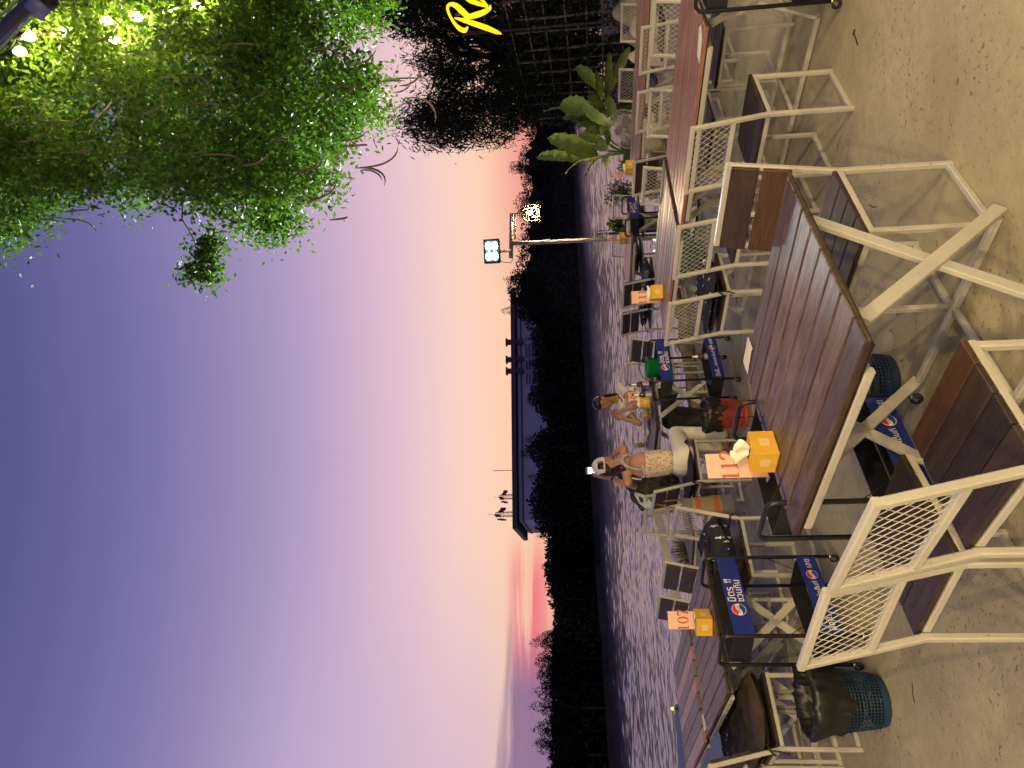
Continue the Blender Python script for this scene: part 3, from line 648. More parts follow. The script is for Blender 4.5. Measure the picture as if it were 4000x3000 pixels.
def chair_proto(kind):
    t = thing('chair', 'x', 'chair'); T = 0.026
    for s in (-1, 1):
        x = s * SW
        mb = MB(); mb.bar((x, -0.215, 0.0), (x, -0.215, 0.475), T); mb.bar((x, -0.2155, 0.462), (x, -0.315, 0.892), T * 0.99); mb.build('rear_post', M['white'], t)
        MB().bar((x, 0.215, 0.0), (x, 0.215, 0.452), T).build('front_leg', M['white'], t)
        MB().bar((x, -0.20, 0.0135), (x, 0.20, 0.0135), T * 0.98).build('floor_bar', M['white'], t)
        MB().bar((x, -0.201, 0.452), (x, 0.229, 0.452), T * 0.97).build('seat_rail', M['white'], t)
    MB().bar((-SW + 0.012, 0.215, 0.451), (SW - 0.012, 0.215, 0.451), T * 0.96).build('cross_rail', M['white'], t)
    MB().bar((-SW + 0.012, -0.19, 0.451), (SW - 0.012, -0.19, 0.451), T * 0.96).build('cross_rail', M['white'], t)
    MB().bar((-SW - 0.012, -0.3135, 0.889), (SW + 0.012, -0.3135, 0.889), T * 1.02).build('top_rail', M['white'], t)
    by = lambda z: -0.215 - (z - 0.465) * 0.2335
    if kind == 'mesh':
        MB().bar((-SW + 0.01, by(0.655), 0.655), (SW - 0.01, by(0.655), 0.655), T).build('back_rail', M['white'], t)
        mb = MB(); x0, x1, z0, z1 = -SW + 0.013, SW - 0.013, 0.667, 0.878; sl = 1.35; step = 0.038
        for sg in (-1, 1):
            k = x0 - (z1 - z0) / sl
            while k < x1 + (z1 - z0) / sl:
                # line x = k + sg*(z-z0)/sl inside the opening
                za, zb = z0, z1; xa = k; xb = k + sg * (z1 - z0) / sl
                def clip(xa, za, xb, zb):
                    pts = []
                    for (X, Z, X2, Z2) in ((xa, za, xb, zb),):
                        t0, t1 = 0.0, 1.0; dx = X2 - X
                        if abs(dx) < 1e-9: return None if not x0 <= X <= x1 else ((X, Z), (X2, Z2))
                        ta, tb = sorted(((x0 - X) / dx, (x1 - X) / dx)); t0, t1 = max(t0, ta), min(t1, tb)
                        if t1 - t0 < 0.02: return None
                        return ((X + dx * t0, Z + (Z2 - Z) * t0), (X + dx * t1, Z + (Z2 - Z) * t1))
                c = clip(xa, za, xb, zb)
                if c: mb.bar((c[0][0], by(c[0][1]) + sg * 0.0012, c[0][1]), (c[1][0], by(c[1][1]) + sg * 0.0012, c[1][1]), 0.0024, 0.0024, ch=0.1)
                k += step
        mb.build('wire_mesh', M['white'], t)
    else:
        for z0, z1 in ((0.768, 0.884), (0.640, 0.756)):
            zc = (z0 + z1) / 2; mb = MB(); a = math.atan(0.2335)
            mb.box((0, by(zc) + 0.024, zc), (2 * SW + 0.015, 0.018, z1 - z0), Matrix.Rotation(a, 3, 'X')); mb.build('back_board', M['seat'], t, bevel=0.003)
    ws = (0.112, 0.108, 0.112, 0.10); y = -0.20
    for w in ws:
        MB().box((0, 0, 0), (2 * SW + 0.03, w - 0.004, 0.02)).build('seat_board', M['seat'], t, bevel=0.003).location = (0, y + w / 2, 0.4762); y += w
    return t
PR = {'mesh': chair_proto('mesh'), 'wood': chair_proto('wood')}; USED = {'mesh': False, 'wood': False}
CUSH = [cushion_mesh(0.44, 0.46, 0.11, s, 1.0, 0.3) for s in (1, 2, 3)]
CHAIRS = {}
CPOS = []
def chair(key, x, y, f, kind, label, group):
    if USED[kind]: o = copy_tree(PR[kind])
    else: o = PR[kind]; USED[kind] = True
    o.location = (x, y, 0.009 if on_deck(Vector((x, y, 0))) or any(on_deck(Vector((x + a, y + b, 0))) for a in (-.25, .25) for b in (-.25, .25)) else 0); o.rotation_euler = (0, 0, R(f - 90)); tag(o, label, 'chair', group); CHAIRS[key] = o; CPOS.append((key, x, y, f)); return o
G1 = 'white framed chairs around the front tables'; G2 = 'white framed chairs around the back tables'
chair('K1', 1.49, 4.265, 40, 'mesh', 'mesh backed chair standing clear to the right of table 112, empty dark seat', G1)
chair('C111b', 1.06, 4.86, 42, 'mesh', 'mesh backed chair directly behind the brown wooden backrest, at the long pink table', G1)
chair('C111a', 0.63, 5.42, 42, 'mesh', 'mesh backed chair with a navy star cushion in front of the 111 sign', G1)
chair('K2', 0.55, 3.03, 222, 'wood', 'chair with two brown back boards tucked under the far side of table 112', G1)
chair('K3', -0.24, 2.09, 44, 'mesh', 'nearest mesh backed chair with a dark plank seat in front of table 112', G1)
chair('K4', -0.61, 2.455, 51, 'mesh', 'mesh backed chair touching the nearest one, left of table 112', G1)
chair('CL1', -2.21, 4.49, 43, 'wood', 'chair with a brown cushion just behind the blue bin at table 107', G1)
chair('CL2', -2.47, 4.83, 43, 'wood', 'second chair from the blue bin with a brown cushion at table 107', G1)
chair('CL3', -2.74, 5.17, 43, 'wood', 'third chair from the blue bin with a navy cushion at table 107', G1)
chair('BW1', -1.91, 5.77, 222, 'wood', 'black board backed chair across table 107, right of its sign', G1)
chair('BW2', -2.36, 6.30, 222, 'wood', 'black board backed chair across table 107, behind its sign', G1)
chair('CS', -1.32, 5.04, 220, 'mesh', 'mesh backed chair holding a folded navy star cushion beside the serving trolley', G1)
chair('CM', -1.65, 7.18, 240, 'mesh', 'empty mesh backed chair left of the hanging striped bag', G2)
chair('CW', -0.915, 6.78, 36, 'wood', 'chair the woman in the white cap sits on', G2)
chair('CH', -1.12, 7.55, 42, 'mesh', 'chair hidden behind the camouflage backpack', G2)
chair('W108', 0.11, 8.28, 214, 'wood', 'black board backed chair right behind the green bucket', G2)
chair('CB', -0.16, 8.97, 222, 'mesh', 'chair the woman in the white t-shirt sits on', G2)
chair('M1', 2.45, 5.19, 218, 'mesh', 'mesh backed chair across the right hand pink table, nearest the right trolley', G1)
chair('M3', 1.98, 5.63, 220, 'mesh', 'mesh backed chair across the pink table, second from the right trolley', G1)
chair('M5', 1.55, 6.33, 216, 'mesh', 'mesh backed chair at the far side where the grey and pink tables meet', G1)
chair('M2', 3.19, 6.45, 38, 'mesh', 'rightmost near side chair of the fan table, mesh back', G2)
chair('M4', 2.83, 6.98, 40, 'mesh', 'near side chair of the fan table with black chips on its top rail', G2)
chair('W5', 2.34, 7.47, 38, 'wood', 'black board backed chair in front of the 110 sign', G2)
chair('M6', 3.87, 7.81, 220, 'mesh', 'far side chair of the fan table at the right edge by the big rock', G2)
chair('M7', 3.43, 8.48, 218, 'mesh', 'far side chair of the fan table right of the fan', G2)
chair('T109a', 2.46, 10.56, 222, 'mesh', 'far mesh backed chair in front of the red flowering shrub', G2)
chair('T109b', 1.95, 11.05, 222, 'mesh', 'far mesh backed chair at the foot of the lamp post', G2)
chair('W111a', 1.36, 9.6, 42, 'wood', 'black board backed chair behind the 111 sign', G2)
chair('W111b', 1.01, 10.07, 42, 'wood', 'black board backed chair with a rolled navy cushion left of the 111 sign', G2)
def recolour(key, part, k, m_):
    o = sorted([c for c in KIDS(CHAIRS[key]) if c.name.split('.')[0] == part], key=lambda c: (c.location.y, c.name))[k]; o.data = o.data.copy(); o.data.materials.clear(); o.data.materials.append(M[m_]); return o
recolour('K2', 'back_board', 1, 'seat_red'); recolour('K3', 'seat_board', 3, 'seat_red')
def cushion(key, i, material, label, dz=0.0, scale=(1, 1, 1), dy=0.0):
    c = CHAIRS[key]; t = thing('seat_cushion', label, 'cushion', c.location, c.rotation_euler.z, 'loose chair cushions')
    o = mesh_ob('pad', CUSH[i].copy(), M[material], t); o.location = (0, dy, 0.53 + dz); o.scale = scale
    for s in (-1, 1):
        mb = MB(); x = s * (SW + 0.002); mb.tube([(s * 0.17, -0.16, 0.545), (x, -0.20, 0.535), (x + s * 0.017, -0.232, 0.53), (x + s * 0.012, -0.25, 0.51), (x, -0.252, 0.50)], 0.007, 6)
        mb.tube([(x + s * 0.02, -0.23, 0.53), (x + s * 0.03, -0.24, 0.47), (x + s * 0.012, -0.25, 0.42)], 0.005, 5)
        mb.build('tie', M['navyplain'] if 'navy' in material else M['browncloth'], t, True)
    return t
cushion('C111a', 0, 'navy', 'navy star cushion on the chair in front of the 111 sign', scale=(1.08, 1, 1.1))
cushion('CL1', 1, 'browncloth', 'dark brown cushion nearest the blue bin', scale=(1.05, 1.02, 1.15))
cushion('CL2', 2, 'browncloth', 'dark brown cushion second from the blue bin', scale=(1.05, 1, 1.15))
cushion('CL3', 0, 'navy', 'navy cushion on the third chair at table 107')
cushion('CS', 1, 'navy', 'crumpled navy star cushion standing up on the chair beside the trolley', dz=0.05, scale=(1.0, 0.95, 2.1))
cushion('CW', 2, 'navyplain', 'plain navy cushion under the woman in the white cap', scale=(1.1, 1.05, 0.75), dz=-0.012)
cushion('W108', 0, 'navy', 'navy star cushion behind the serving trolley with the green bucket', scale=(1.05, 1, 0.9))
cushion('W111a', 1, 'navy', 'navy star cushion behind the 111 sign')
cushion('W111b', 2, 'navy', 'rolled navy star cushion on the chair left of the 111 sign', scale=(1, 0.6, 1.2))
cushion('BW1', 2, 'navy', 'navy star cushion across table 107 beyond the trolley top')
cushion('T109b', 2, 'navy', 'navy cushion on the far chair by the lamp post')
cushion('T109a', 0, 'navy', 'navy star cushion on the far chair in front of the red flowers')

# ------------------------------------------------------------------ tables (local x runs along the planks)
TP = {}
def table_proto(L, Wd, nb, mt, legs=True):
    t = thing('table', 'x', 'table'); bw = Wd / nb
    me = MB().box((0, 0, 0), (L, bw - 0.012, 0.026)).mesh('table_board', False, 0.004)
    for i in range(nb):
        mm = mt[i % len(mt)]; m2 = me.copy(); o = mesh_ob('table_board', m2, mm, t); o.location = (rnd.uniform(-0.004, 0.004), -Wd / 2 + bw * (i + 0.5), 0.738 + rnd.uniform(-0.0015, 0.0015))
        o.rotation_euler = (rnd.uniform(-0.006, 0.006), 0, rnd.uniform(-0.0015, 0.0015))
    MB().box((0, 0, 0.7215), (L - 0.02, Wd - 0.012, 0.004)).build('gap_shade_sheet', M['bamboo_lip'], t)  # dark sheet added to put shade into the gaps between planks
    for s in (-1, 1):
        MB().bar((-L / 2 + 0.13, s * (Wd / 2 - 0.018), 0.7015), (L / 2 - 0.06, s * (Wd / 2 - 0.018), 0.7015), 0.03, 0.034, (0, 1, 0)).build('apron_rail', M['white'], t)
        MB().bar((s * (L / 2 - 0.155), -Wd / 2 + 0.036, 0.7005), (s * (L / 2 - 0.155), Wd / 2 - 0.036, 0.7005), 0.03, 0.034, (1, 0, 0)).build('apron_rail', M['white'], t)
        x = s * (L / 2 - 0.08); W2 = 0.05
        MB().bar((x + 0.0105, -0.30, 0.687), (x + 0.0105, 0.275, 0.03), 0.021, W2, (1, 0, 0), 0.1).build('cross_leg', M['white'], t)
        MB().bar((x - 0.0105, 0.30, 0.687), (x - 0.0105, -0.275, 0.03), 0.021, W2, (1, 0, 0), 0.1).build('cross_leg', M['white'], t)
        MB().bar((-L / 2 + 0.10, s * 0.262, 0.03), (L / 2 - 0.10, s * 0.262, 0.03), 0.032, 0.03).build('floor_bar', M['white'], t)
    MB().tube([(0.0, -0.246, 0.03), (0.0, 0.246, 0.03)], 0.016, 10).build('stretcher', M['white'], t, True)
    return t
def place_table(o, x, y, e2, label, z=0.0): o.location = (x, y, z); o.rotation_euler = (0, 0, R(e2)); return tag(o, label, 'table', 'plank tables with crossed white legs')
T1 = table_proto(1.06, 0.965, 8, [M['table']]); TA = table_proto(1.50, 0.96, 8, [M['table2']]); TB = table_proto(1.24, 0.96, 8, [M['table2'], M['table2'], M['table3']]); TG = table_proto(1.24, 0.96, 8, [M['table3'], M['table3'], M['table2'], M['table3'], M['table2']])
T112 = place_table(T1, 0.055, 2.80, 134, 'brown plank table in the foreground carrying the 112 sign')
T107 = place_table(copy_tree(T1), -1.905, 4.97, 130.5, 'weathered plank table carrying the 107 sign')
T107b = place_table(copy_tree(TG), -2.71, 5.88, 130.5, 'plank table pushed up behind table 107 at the left edge', 0.009)
T111 = place_table(TG, 1.13, 6.19, 128, 'grey and pink plank table carrying the 111 sign', 0.016)
TAo = place_table(TA, 1.98, 5.04, 128, 'long pink plank table under the right hand trolley and the white slip')
B2 = place_table(TB, 2.92, 8.40, 130, 'back plank table carrying the 110 sign', 0.009); B1 = place_table(copy_tree(TB), 3.72, 7.45, 130, 'back plank table in front of the fan and banana plants')
T109 = place_table(copy_tree(TB), 1.86, 10.18, 132, 'far plank table carrying the 109 sign near the lamp post', 0.009)
T108 = place_table(copy_tree(T1), -0.50, 8.05, 132, 'plank table where the two women sit', 0.009)
def lip(tb, L, Wd, sgn):
    mb = MB(); x = sgn * (L / 2 + 0.0085); nb = 24
    pts = [(x, -Wd / 2 + Wd * k / nb, 0.741 + rnd.uniform(-0.002, 0.002)) for k in range(nb + 1)]; mb.tube(pts, 0.0075, 6)
    return mb.build('edge_strip', M['bamboo_lip'], tb, True)
lip(T112, 1.06, 0.965, -1); lip(T107, 1.06, 0.965, -1); lip(T107, 1.06, 0.965, 1); lip(T111, 1.24, 0.96, -1); lip(TAo, 1.5, 0.96, -1)

# ------------------------------------------------------------------ numbers, drawn as strokes of varying weight
def stroke(mb, pts, w, z=0.0):
    n = len(pts); L = []; Rr = []
    for i, p in enumerate(pts):
        a = Vector(pts[max(i - 1, 0)]); b = Vector(pts[min(i + 1, n - 1)]); d = (b - a).normalized(); nrm = Vector((-d.y, d.x)); ww = (w[i] if isinstance(w, (list, tuple)) else w) / 2
        p = Vector(p); L.append(p + nrm * ww); Rr.append(p - nrm * ww)
    for i in range(n - 1): mb.add([(*L[i], z), (*L[i + 1], z), (*Rr[i + 1], z), (*Rr[i], z)], [(3, 2, 1, 0)])
def arc(cx, cy, rx, ry, a0, a1, n=16): return [(cx + rx * math.cos(R(a0 + (a1 - a0) * i / n)), cy + ry * math.sin(R(a0 + (a1 - a0) * i / n))) for i in range(n + 1)]
def ringw(n, lo, hi, a0, a1): return [lo + (hi - lo) * abs(math.cos(R(a0 + (a1 - a0) * i / n))) for i in range(n + 1)]
def digit(mb, ch, ox):
    z = 0.0; T = lambda pts: [(p[0] + ox, p[1]) for p in pts]
    if ch == '1':
        stroke(mb, T([(0.3, 0.03), (0.3, 1.0)]), 0.17); stroke(mb, T([(0.08, 0.83), (0.3, 0.97)]), [0.06, 0.1], 0.0002); stroke(mb, T([(0.08, 0.03), (0.52, 0.03)]), 0.06, 0.0002)
    elif ch == '0': stroke(mb, T(arc(0.32, 0.5, 0.24, 0.47, 0, 360, 28)), ringw(28, 0.06, 0.17, 0, 360))
    elif ch == '7':
        stroke(mb, T([(0.06, 0.93), (0.6, 0.93)]), 0.14); stroke(mb, T([(0.57, 0.9), (0.4, 0.5), (0.3, 0.0)]), [0.08, 0.13, 0.17], 0.0002); stroke(mb, T([(0.08, 0.72), (0.08, 0.99)]), 0.05, 0.0002)
    elif ch == '2':
        stroke(mb, T(arc(0.31, 0.73, 0.23, 0.23, 190, -35, 16) + [(0.38, 0.42), (0.08, 0.06)]), [0.12] + [0.08 + 0.09 * abs(math.cos(R(190 - 225 * i / 16))) for i in range(16)] + [0.12, 0.06]); stroke(mb, T([(0.05, 0.06), (0.6, 0.06)]), 0.13, 0.0002)
    elif ch == '8':
        stroke(mb, T(arc(0.32, 0.74, 0.2, 0.22, 0, 360, 22)), ringw(22, 0.06, 0.13, 0, 360)); stroke(mb, T(arc(0.32, 0.27, 0.24, 0.25, 0, 360, 22)), ringw(22, 0.06, 0.15, 0, 360), 0.0002)
    elif ch == '9':
        stroke(mb, T(arc(0.32, 0.68, 0.23, 0.28, 0, 360, 22)), ringw(22, 0.06, 0.16, 0, 360)); stroke(mb, T([(0.53, 0.68), (0.5, 0.35), (0.35, 0.08), (0.12, 0.05)]), [0.15, 0.13, 0.09, 0.12], 0.0002)
def number_mesh(s, h):
    mb = MB()
    for i, c in enumerate(s): digit(mb, c, i * 0.66)
    w = 0.66 * len(s); mb.v = [((x - w / 2 + 0.02) * h, (y - 0.5) * h, z * 0.5) for x, y, z in mb.v]
    return mb.mesh('number')
STICK = MB(); STICK.box((0, 0, 0), (0.044, 0.0006, 0.040)); stick_me = STICK.mesh('sticker')
def wig(mb, s, ox, oz):
    for i in range(5):
        a = i * 1.3; stroke(mb, [(ox + s * 0.22 * math.cos(a), oz + s * 0.2 * math.sin(a)), (ox + s * 0.5 * math.cos(a + 0.5), oz + s * 0.4 * math.sin(a + 0.6))], s * 0.16)
    for k in range(3): stroke(mb, [(ox - 0.6 * s, oz - s * (0.75 + 0.22 * k)), (ox + 0.6 * s, oz - s * (0.75 + 0.22 * k))], s * 0.09)
em = MB(); wig(em, 0.012, 0, 0.006); em.v = [(x, z, y) for x, y, z in em.v]; emblem_me = em.mesh('emblem')
def tissue_box(x, y, z, rz, label, tis=0.5, bw=0.125, bd=0.13, h=0.105):
    t = thing('tissue_box', label, 'tissue box', (x, y, z), R(rz), 'yellow tissue boxes on the tables')
    mb = MB(); mb.box((0, 0, h / 2), (bw, bd, h)); mb.build('carton', M['box'], t, bevel=0.0015)
    for k in range(4):
        a = k * math.pi / 2; rr = (bd if k % 2 == 0 else bw) / 2 + 0.0006
        s = mesh_ob('sticker', stick_me, None, t); s.location = (math.sin(a) * rr, -math.cos(a) * rr, h * 0.48); s.rotation_euler = (0, 0, a)
        if not stick_me.materials: stick_me.materials.append(M['boxlabel']); emblem_me.materials.append(M['box'])
        e = mesh_ob('emblem', emblem_me, None, s); e.location = (0, -0.0008, 0)
    MB().box((0, 0, h + 0.0006), (0.075, 0.022, 0.0008)).build('slot', M['bamboo_lip'], t)
    mb = MB(); n = 9
    for i in range(n + 1):
        for j in range(7):
            u = i / n - 0.5; v = j / 6; sp = 0.030 + 0.042 * math.sin(v * 2.2)
            mb.v.append((u * 2 * sp, (0.013 * math.sin(u * 11 + v * 2.2) + 0.006 * math.sin(u * 23 + 1)) * (0.35 + v), h - 0.004 + v * 0.075 * tis * (1 - 0.75 * u * u * v) + 0.010 * tis * v * math.sin(u * 14 + x * 9)))
    for i in range(n):
        for j in range(6): mb.f.append((i * 7 + j, (i + 1) * 7 + j, (i + 1) * 7 + j + 1, i * 7 + j + 1)); mb.mi.append(0)
    mb.build('tissue', M['tissue'], t, True); return t
def table_sign(x, y, z, rz, num, label, w=0.13, h=0.28, ph=0.262):
    t = thing('table_sign', label, 'table number', (x, y, z), R(rz), 'pink table number cards')
    mb = MB(); mb.box((0, 0.0022, h / 2 + 0.002), (w, 0.002, h)); mb.box((0, 0.03, 0.0012), (w, 0.055, 0.002)); mb.build('holder', M['acrylic'], t)
    MB().box((0, 0, 0.006 + ph / 2), (w - 0.012, 0.0008, ph)).build('card', M['pinkpaper'], t)
    o = mesh_ob('number', number_mesh(num, 0.074), M['digits'], t); o.location = (0, -0.0012, 0.168); o.rotation_euler = (R(90), 0, 0); return t
tissue_box(-0.335, 3.055, 0.753, -42, 'yellow tissue box in the foreground beside the 112 sign', 1.0)
table_sign(-0.405, 3.165, 0.753, 30, '112', 'pink table sign reading 112 in a clear holder, nearest the viewer', 0.13, 0.295, 0.262)
tissue_box(-1.645, 4.69, 0.753, -12, 'yellow tissue box at the left, on the weathered table by the water', 0.12); table_sign(-1.665, 4.79, 0.753, 8, '107', 'pink table sign reading 107 at the left, against the water')
tissue_box(0.785, 6.385, 0.769, 2, 'yellow tissue box in the middle distance on the grey and pink table'); table_sign(0.765, 6.50, 0.769, 8, '111', 'pink table sign reading 111 in the middle distance')
tissue_box(2.63, 8.62, 0.762, 20, 'yellow tissue box right of the red flowering shrub'); table_sign(2.575, 8.71, 0.762, 48, '110', 'narrow pink table sign reading 110 in front of the flowering shrub')
tissue_box(2.07, 10.16, 0.762, 30, 'yellow tissue box at the foot of the lamp post'); table_sign(2.09, 10.28, 0.762, 55, '109', 'narrow pink table sign reading 109 at the foot of the lamp post')
tissue_box(-0.27, 7.88, 0.762, 10, 'yellow tissue box on the table of the two women'); table_sign(-0.20, 7.97, 0.762, 18, '108', 'pink table sign reading 108 partly behind a beer bottle', 0.125, 0.24, 0.225)
def slip(pts, z, label):
    mb = MB(); c = sum((Vector(p) for p in pts), Vector((0, 0))) / len(pts); n = len(pts)
    mb.add([(p[0] - c.x, p[1] - c.y, 0) for p in pts] + [(p[0] - c.x, p[1] - c.y, 0.0012) for p in pts], [tuple(range(n))[::-1], tuple(range(n, 2 * n))] + [(i, (i + 1) % n, n + (i + 1) % n, n + i) for i in range(n)])
    o = mb.build('paper_slip', M['paper']); o.location = (c.x, c.y, z); return tag(o, label, 'paper', 'white paper slips')
def slip_px(px, z, label): slip([tuple(pz(x, y, z)[:2]) for x, y in px], z, label)
slip_px([(2922, 1315), (2940, 1362), (2935, 1372), (2921, 1460), (2912, 1440), (2904, 1412)], 0.7535, 'white paper slip on the far edge of table 112')
slip_px([(2740, 95), (2731, 108), (2724, 215), (2732, 250), (2742, 160)], 0.7535, 'long white paper slip on the long pink table')
slip_px([(2742, 2795), (2748, 2788), (2760, 2846), (2751, 2860)], 0.7535, 'small white paper slip at the near corner of table 107')

# ------------------------------------------------------------------ serving trolleys
def trolley_proto():
    t = thing('serving_trolley', 'x', 'trolley'); Lh, Wh, H = 0.285, 0.135, 0.825; r = 0.0115
    for s in (-1, 1):
        x = s * Lh; pts = [(x, -Wh, 0.065), (x, -Wh, H - 0.045)]
        for k in range(1, 6): a = R(90 * k / 6); pts.append((x, -Wh + 0.045 * (1 - math.cos(a)), H - 0.045 + 0.045 * math.sin(a)))
        pts += [(x, -Wh + 0.045, H), (x, Wh - 0.045, H)]
        for k in range(1, 6): a = R(90 * k / 6); pts.append((x, Wh - 0.045 * (1 - math.sin(a)), H - 0.045 + 0.045 * math.cos(a)))
        pts += [(x, Wh, H - 0.045), (x, Wh, 0.065)]
        MB().tube(pts, r, 10).build('end_loop', M['black'], t, True)
        for q in (-1, 1):
            mb = MB(); y = q * Wh; mb.lathe([(0.009, 0.068), (0.014, 0.064), (0.014, 0.056), (0.010, 0.052)], 10, (x, y, 0), close=True)
            for e in (-1, 1): mb.add([(x + e * 0.013, y - 0.008, 0.055), (x + e * 0.013, y + 0.008, 0.055), (x + e * 0.013, y + 0.028, 0.03), (x + e * 0.013, y + 0.010, 0.024)], [(0, 1, 2, 3)])
            c = mb.build('caster', M['chrome'], t, True)
            wm = MB(); wm.lathe([(0.006, -0.010), (0.026, -0.010), (0.0285, -0.006), (0.0285, 0.006), (0.026, 0.010), (0.006, 0.010)], 16, close=True); wm.v = [(z + x, xx + y + 0.018, yy + 0.0285) for xx, yy, z in wm.v]
            wm.build('wheel', M['rubber'], c, True)
    for z0, up in ((0.640, True), (0.155, False)):
        h = 0.115; tr = MB()
        tr.box((0, 0, z0 + 0.004), (2 * Lh - 0.028, 2 * Wh - 0.006, 0.008)); 
        tr.box((0, Wh - 0.0045, z0 + h / 2 + 0.008), (2 * Lh - 0.03, 0.004, h - 0.01))
        for s in (-1, 1): tr.box((s * (Lh - 0.0155), 0, z0 + h / 2), (0.004, 2 * Wh - 0.03, h))
        tr.build('tray', M['tray'], t)
        pn = MB().box((0, -Wh - 0.004 - r * 0.2, z0 + h / 2), (2 * Lh - 0.012, 0.006, h)).build('printed_panel', M['blue'], t, bevel=0.0012)
        yy = -Wh - 0.0095 - r * 0.2
        def put(me, m, x, z, nm='lettering', dy=0.0): o = mesh_ob(nm, me, m, pn); o.location = (x, yy - dy, z); o.rotation_euler = (R(90), 0, 0); return o
        lx = -0.115 if up else 0.135; lr = 0.041 if up else 0.034; lz = z0 + h * 0.5
        put(MB().poly([(lr * math.cos(a), lr * math.sin(a), 0) for a in [k * math.pi / 16 for k in range(32)]]).mesh('disc'), M['print_white'], lx, lz, 'logo_disc')
        li = lr * 0.93
        wave = lambda u, o: o + 0.16 * math.sin(u * 2.4) 
        rd = [(math.cos(R(a)), math.sin(R(a))) for a in range(15, 166, 10)]; rd += [(u, wave(u, 0.30)) for u in (-0.75, -0.5, -0.25, 0, 0.25, 0.5, 0.75)]
        put(MB().poly([(li * x, li * y, 0) for x, y in rd]).mesh('red'), M['print_red'], lx, lz, 'logo_red', 0.0004)
        bl = [(math.cos(R(a)), math.sin(R(a))) for a in range(-165, -14, 10)]; bl += [(u, wave(u, -0.30)) for u in (0.75, 0.5, 0.25, 0, -0.25, -0.5, -0.75)]
        put(MB().poly([(li * x, li * y, 0) for x, y in bl]).mesh('blue'), M['print_blue'], lx, lz, 'logo_blue', 0.0004)
        put(text_mesh('เป๊ปซี่', lr * 0.62, 'CENTER', 0.004), M['black'], lx, lz - lr * 0.2, 'logo_lettering', 0.0008)
        if up:
            put(text_mesh('มิตร', 0.064, 'LEFT', 0.008), M['print_white'], -0.062, z0 + 0.060); put(text_mesh('ชวนกิน', 0.058, 'LEFT', 0.008), M['print_white'], -0.062, z0 + 0.013)
            mb = MB(); stroke(mb, [(0, 0), (0, 0.028)], 0.004); stroke(mb, [(0, 0.024), (0, 0.03), (0, 0.038), (0, 0.044)], [0.004, 0.012, 0.012, 0.004], 0.0002)
            stroke(mb, [(-0.016, 0), (-0.016, 0.026)], 0.004)
            for q in (-0.021, -0.016, -0.011): stroke(mb, [(q, 0.026), (q, 0.044)], 0.003, 0.0001)
            stroke(mb, [(-0.0225, 0.027), (-0.0095, 0.027)], 0.004, 0.0002); put(mb.mesh('cutlery'), M['print_white'], 0.102, z0 + 0.060, 'cutlery_mark')
        else:
            put(text_mesh('มื้อนี้...', 0.052, 'LEFT', 0.006), M['print_white'], -0.262, z0 + 0.038); put(text_mesh('อร่อยซ่าเต็มที่', 0.039, 'LEFT', 0.006), M['print_white'], -0.120, z0 + 0.042)
            put(text_mesh('เลย', 0.052, 'LEFT', 0.006), M['print_white'], 0.185, z0 + 0.042)
    for s in (-1, 1):
        MB().tube([(s * Lh, -Wh * 0.2, H - 0.002), (s * (Lh - 0.09), -Wh - 0.002, 0.757)], 0.0025, 5).build('wire_brace', M['black'], t, True); MB().tube([(s * Lh, -Wh, 0.46), (s * (Lh - 0.12), -Wh, 0.272)], 0.0025, 5).build('wire_brace', M['black'], t, True)
    return t
TR0 = trolley_proto(); first = [True]
def trolley(x, y, ldir, label, z=0.0):
    o = TR0 if first[0] else copy_tree(TR0); first[0] = False
    o.location = (x, y, z); o.rotation_euler = (0, 0, R(ldir)); return tag(o, label, 'trolley', 'black serving trolleys with blue panels')
trolley(-1.42, 4.27, 56, 'black serving trolley with blue panels in front of table 107')
trolley(-0.425, 3.21, 45, 'black serving trolley behind the 112 sign, rising past the left end of table 112')
trolley(0.09, 7.02, 43, 'serving trolley with the green bucket beside the two women', 0.009)
trolley(2.26, 9.62, 45, 'far serving trolley between the 109 and 110 signs', 0.009)
trolley(2.41, 4.15, 42, 'serving trolley cut off by the right hand edge of the picture')

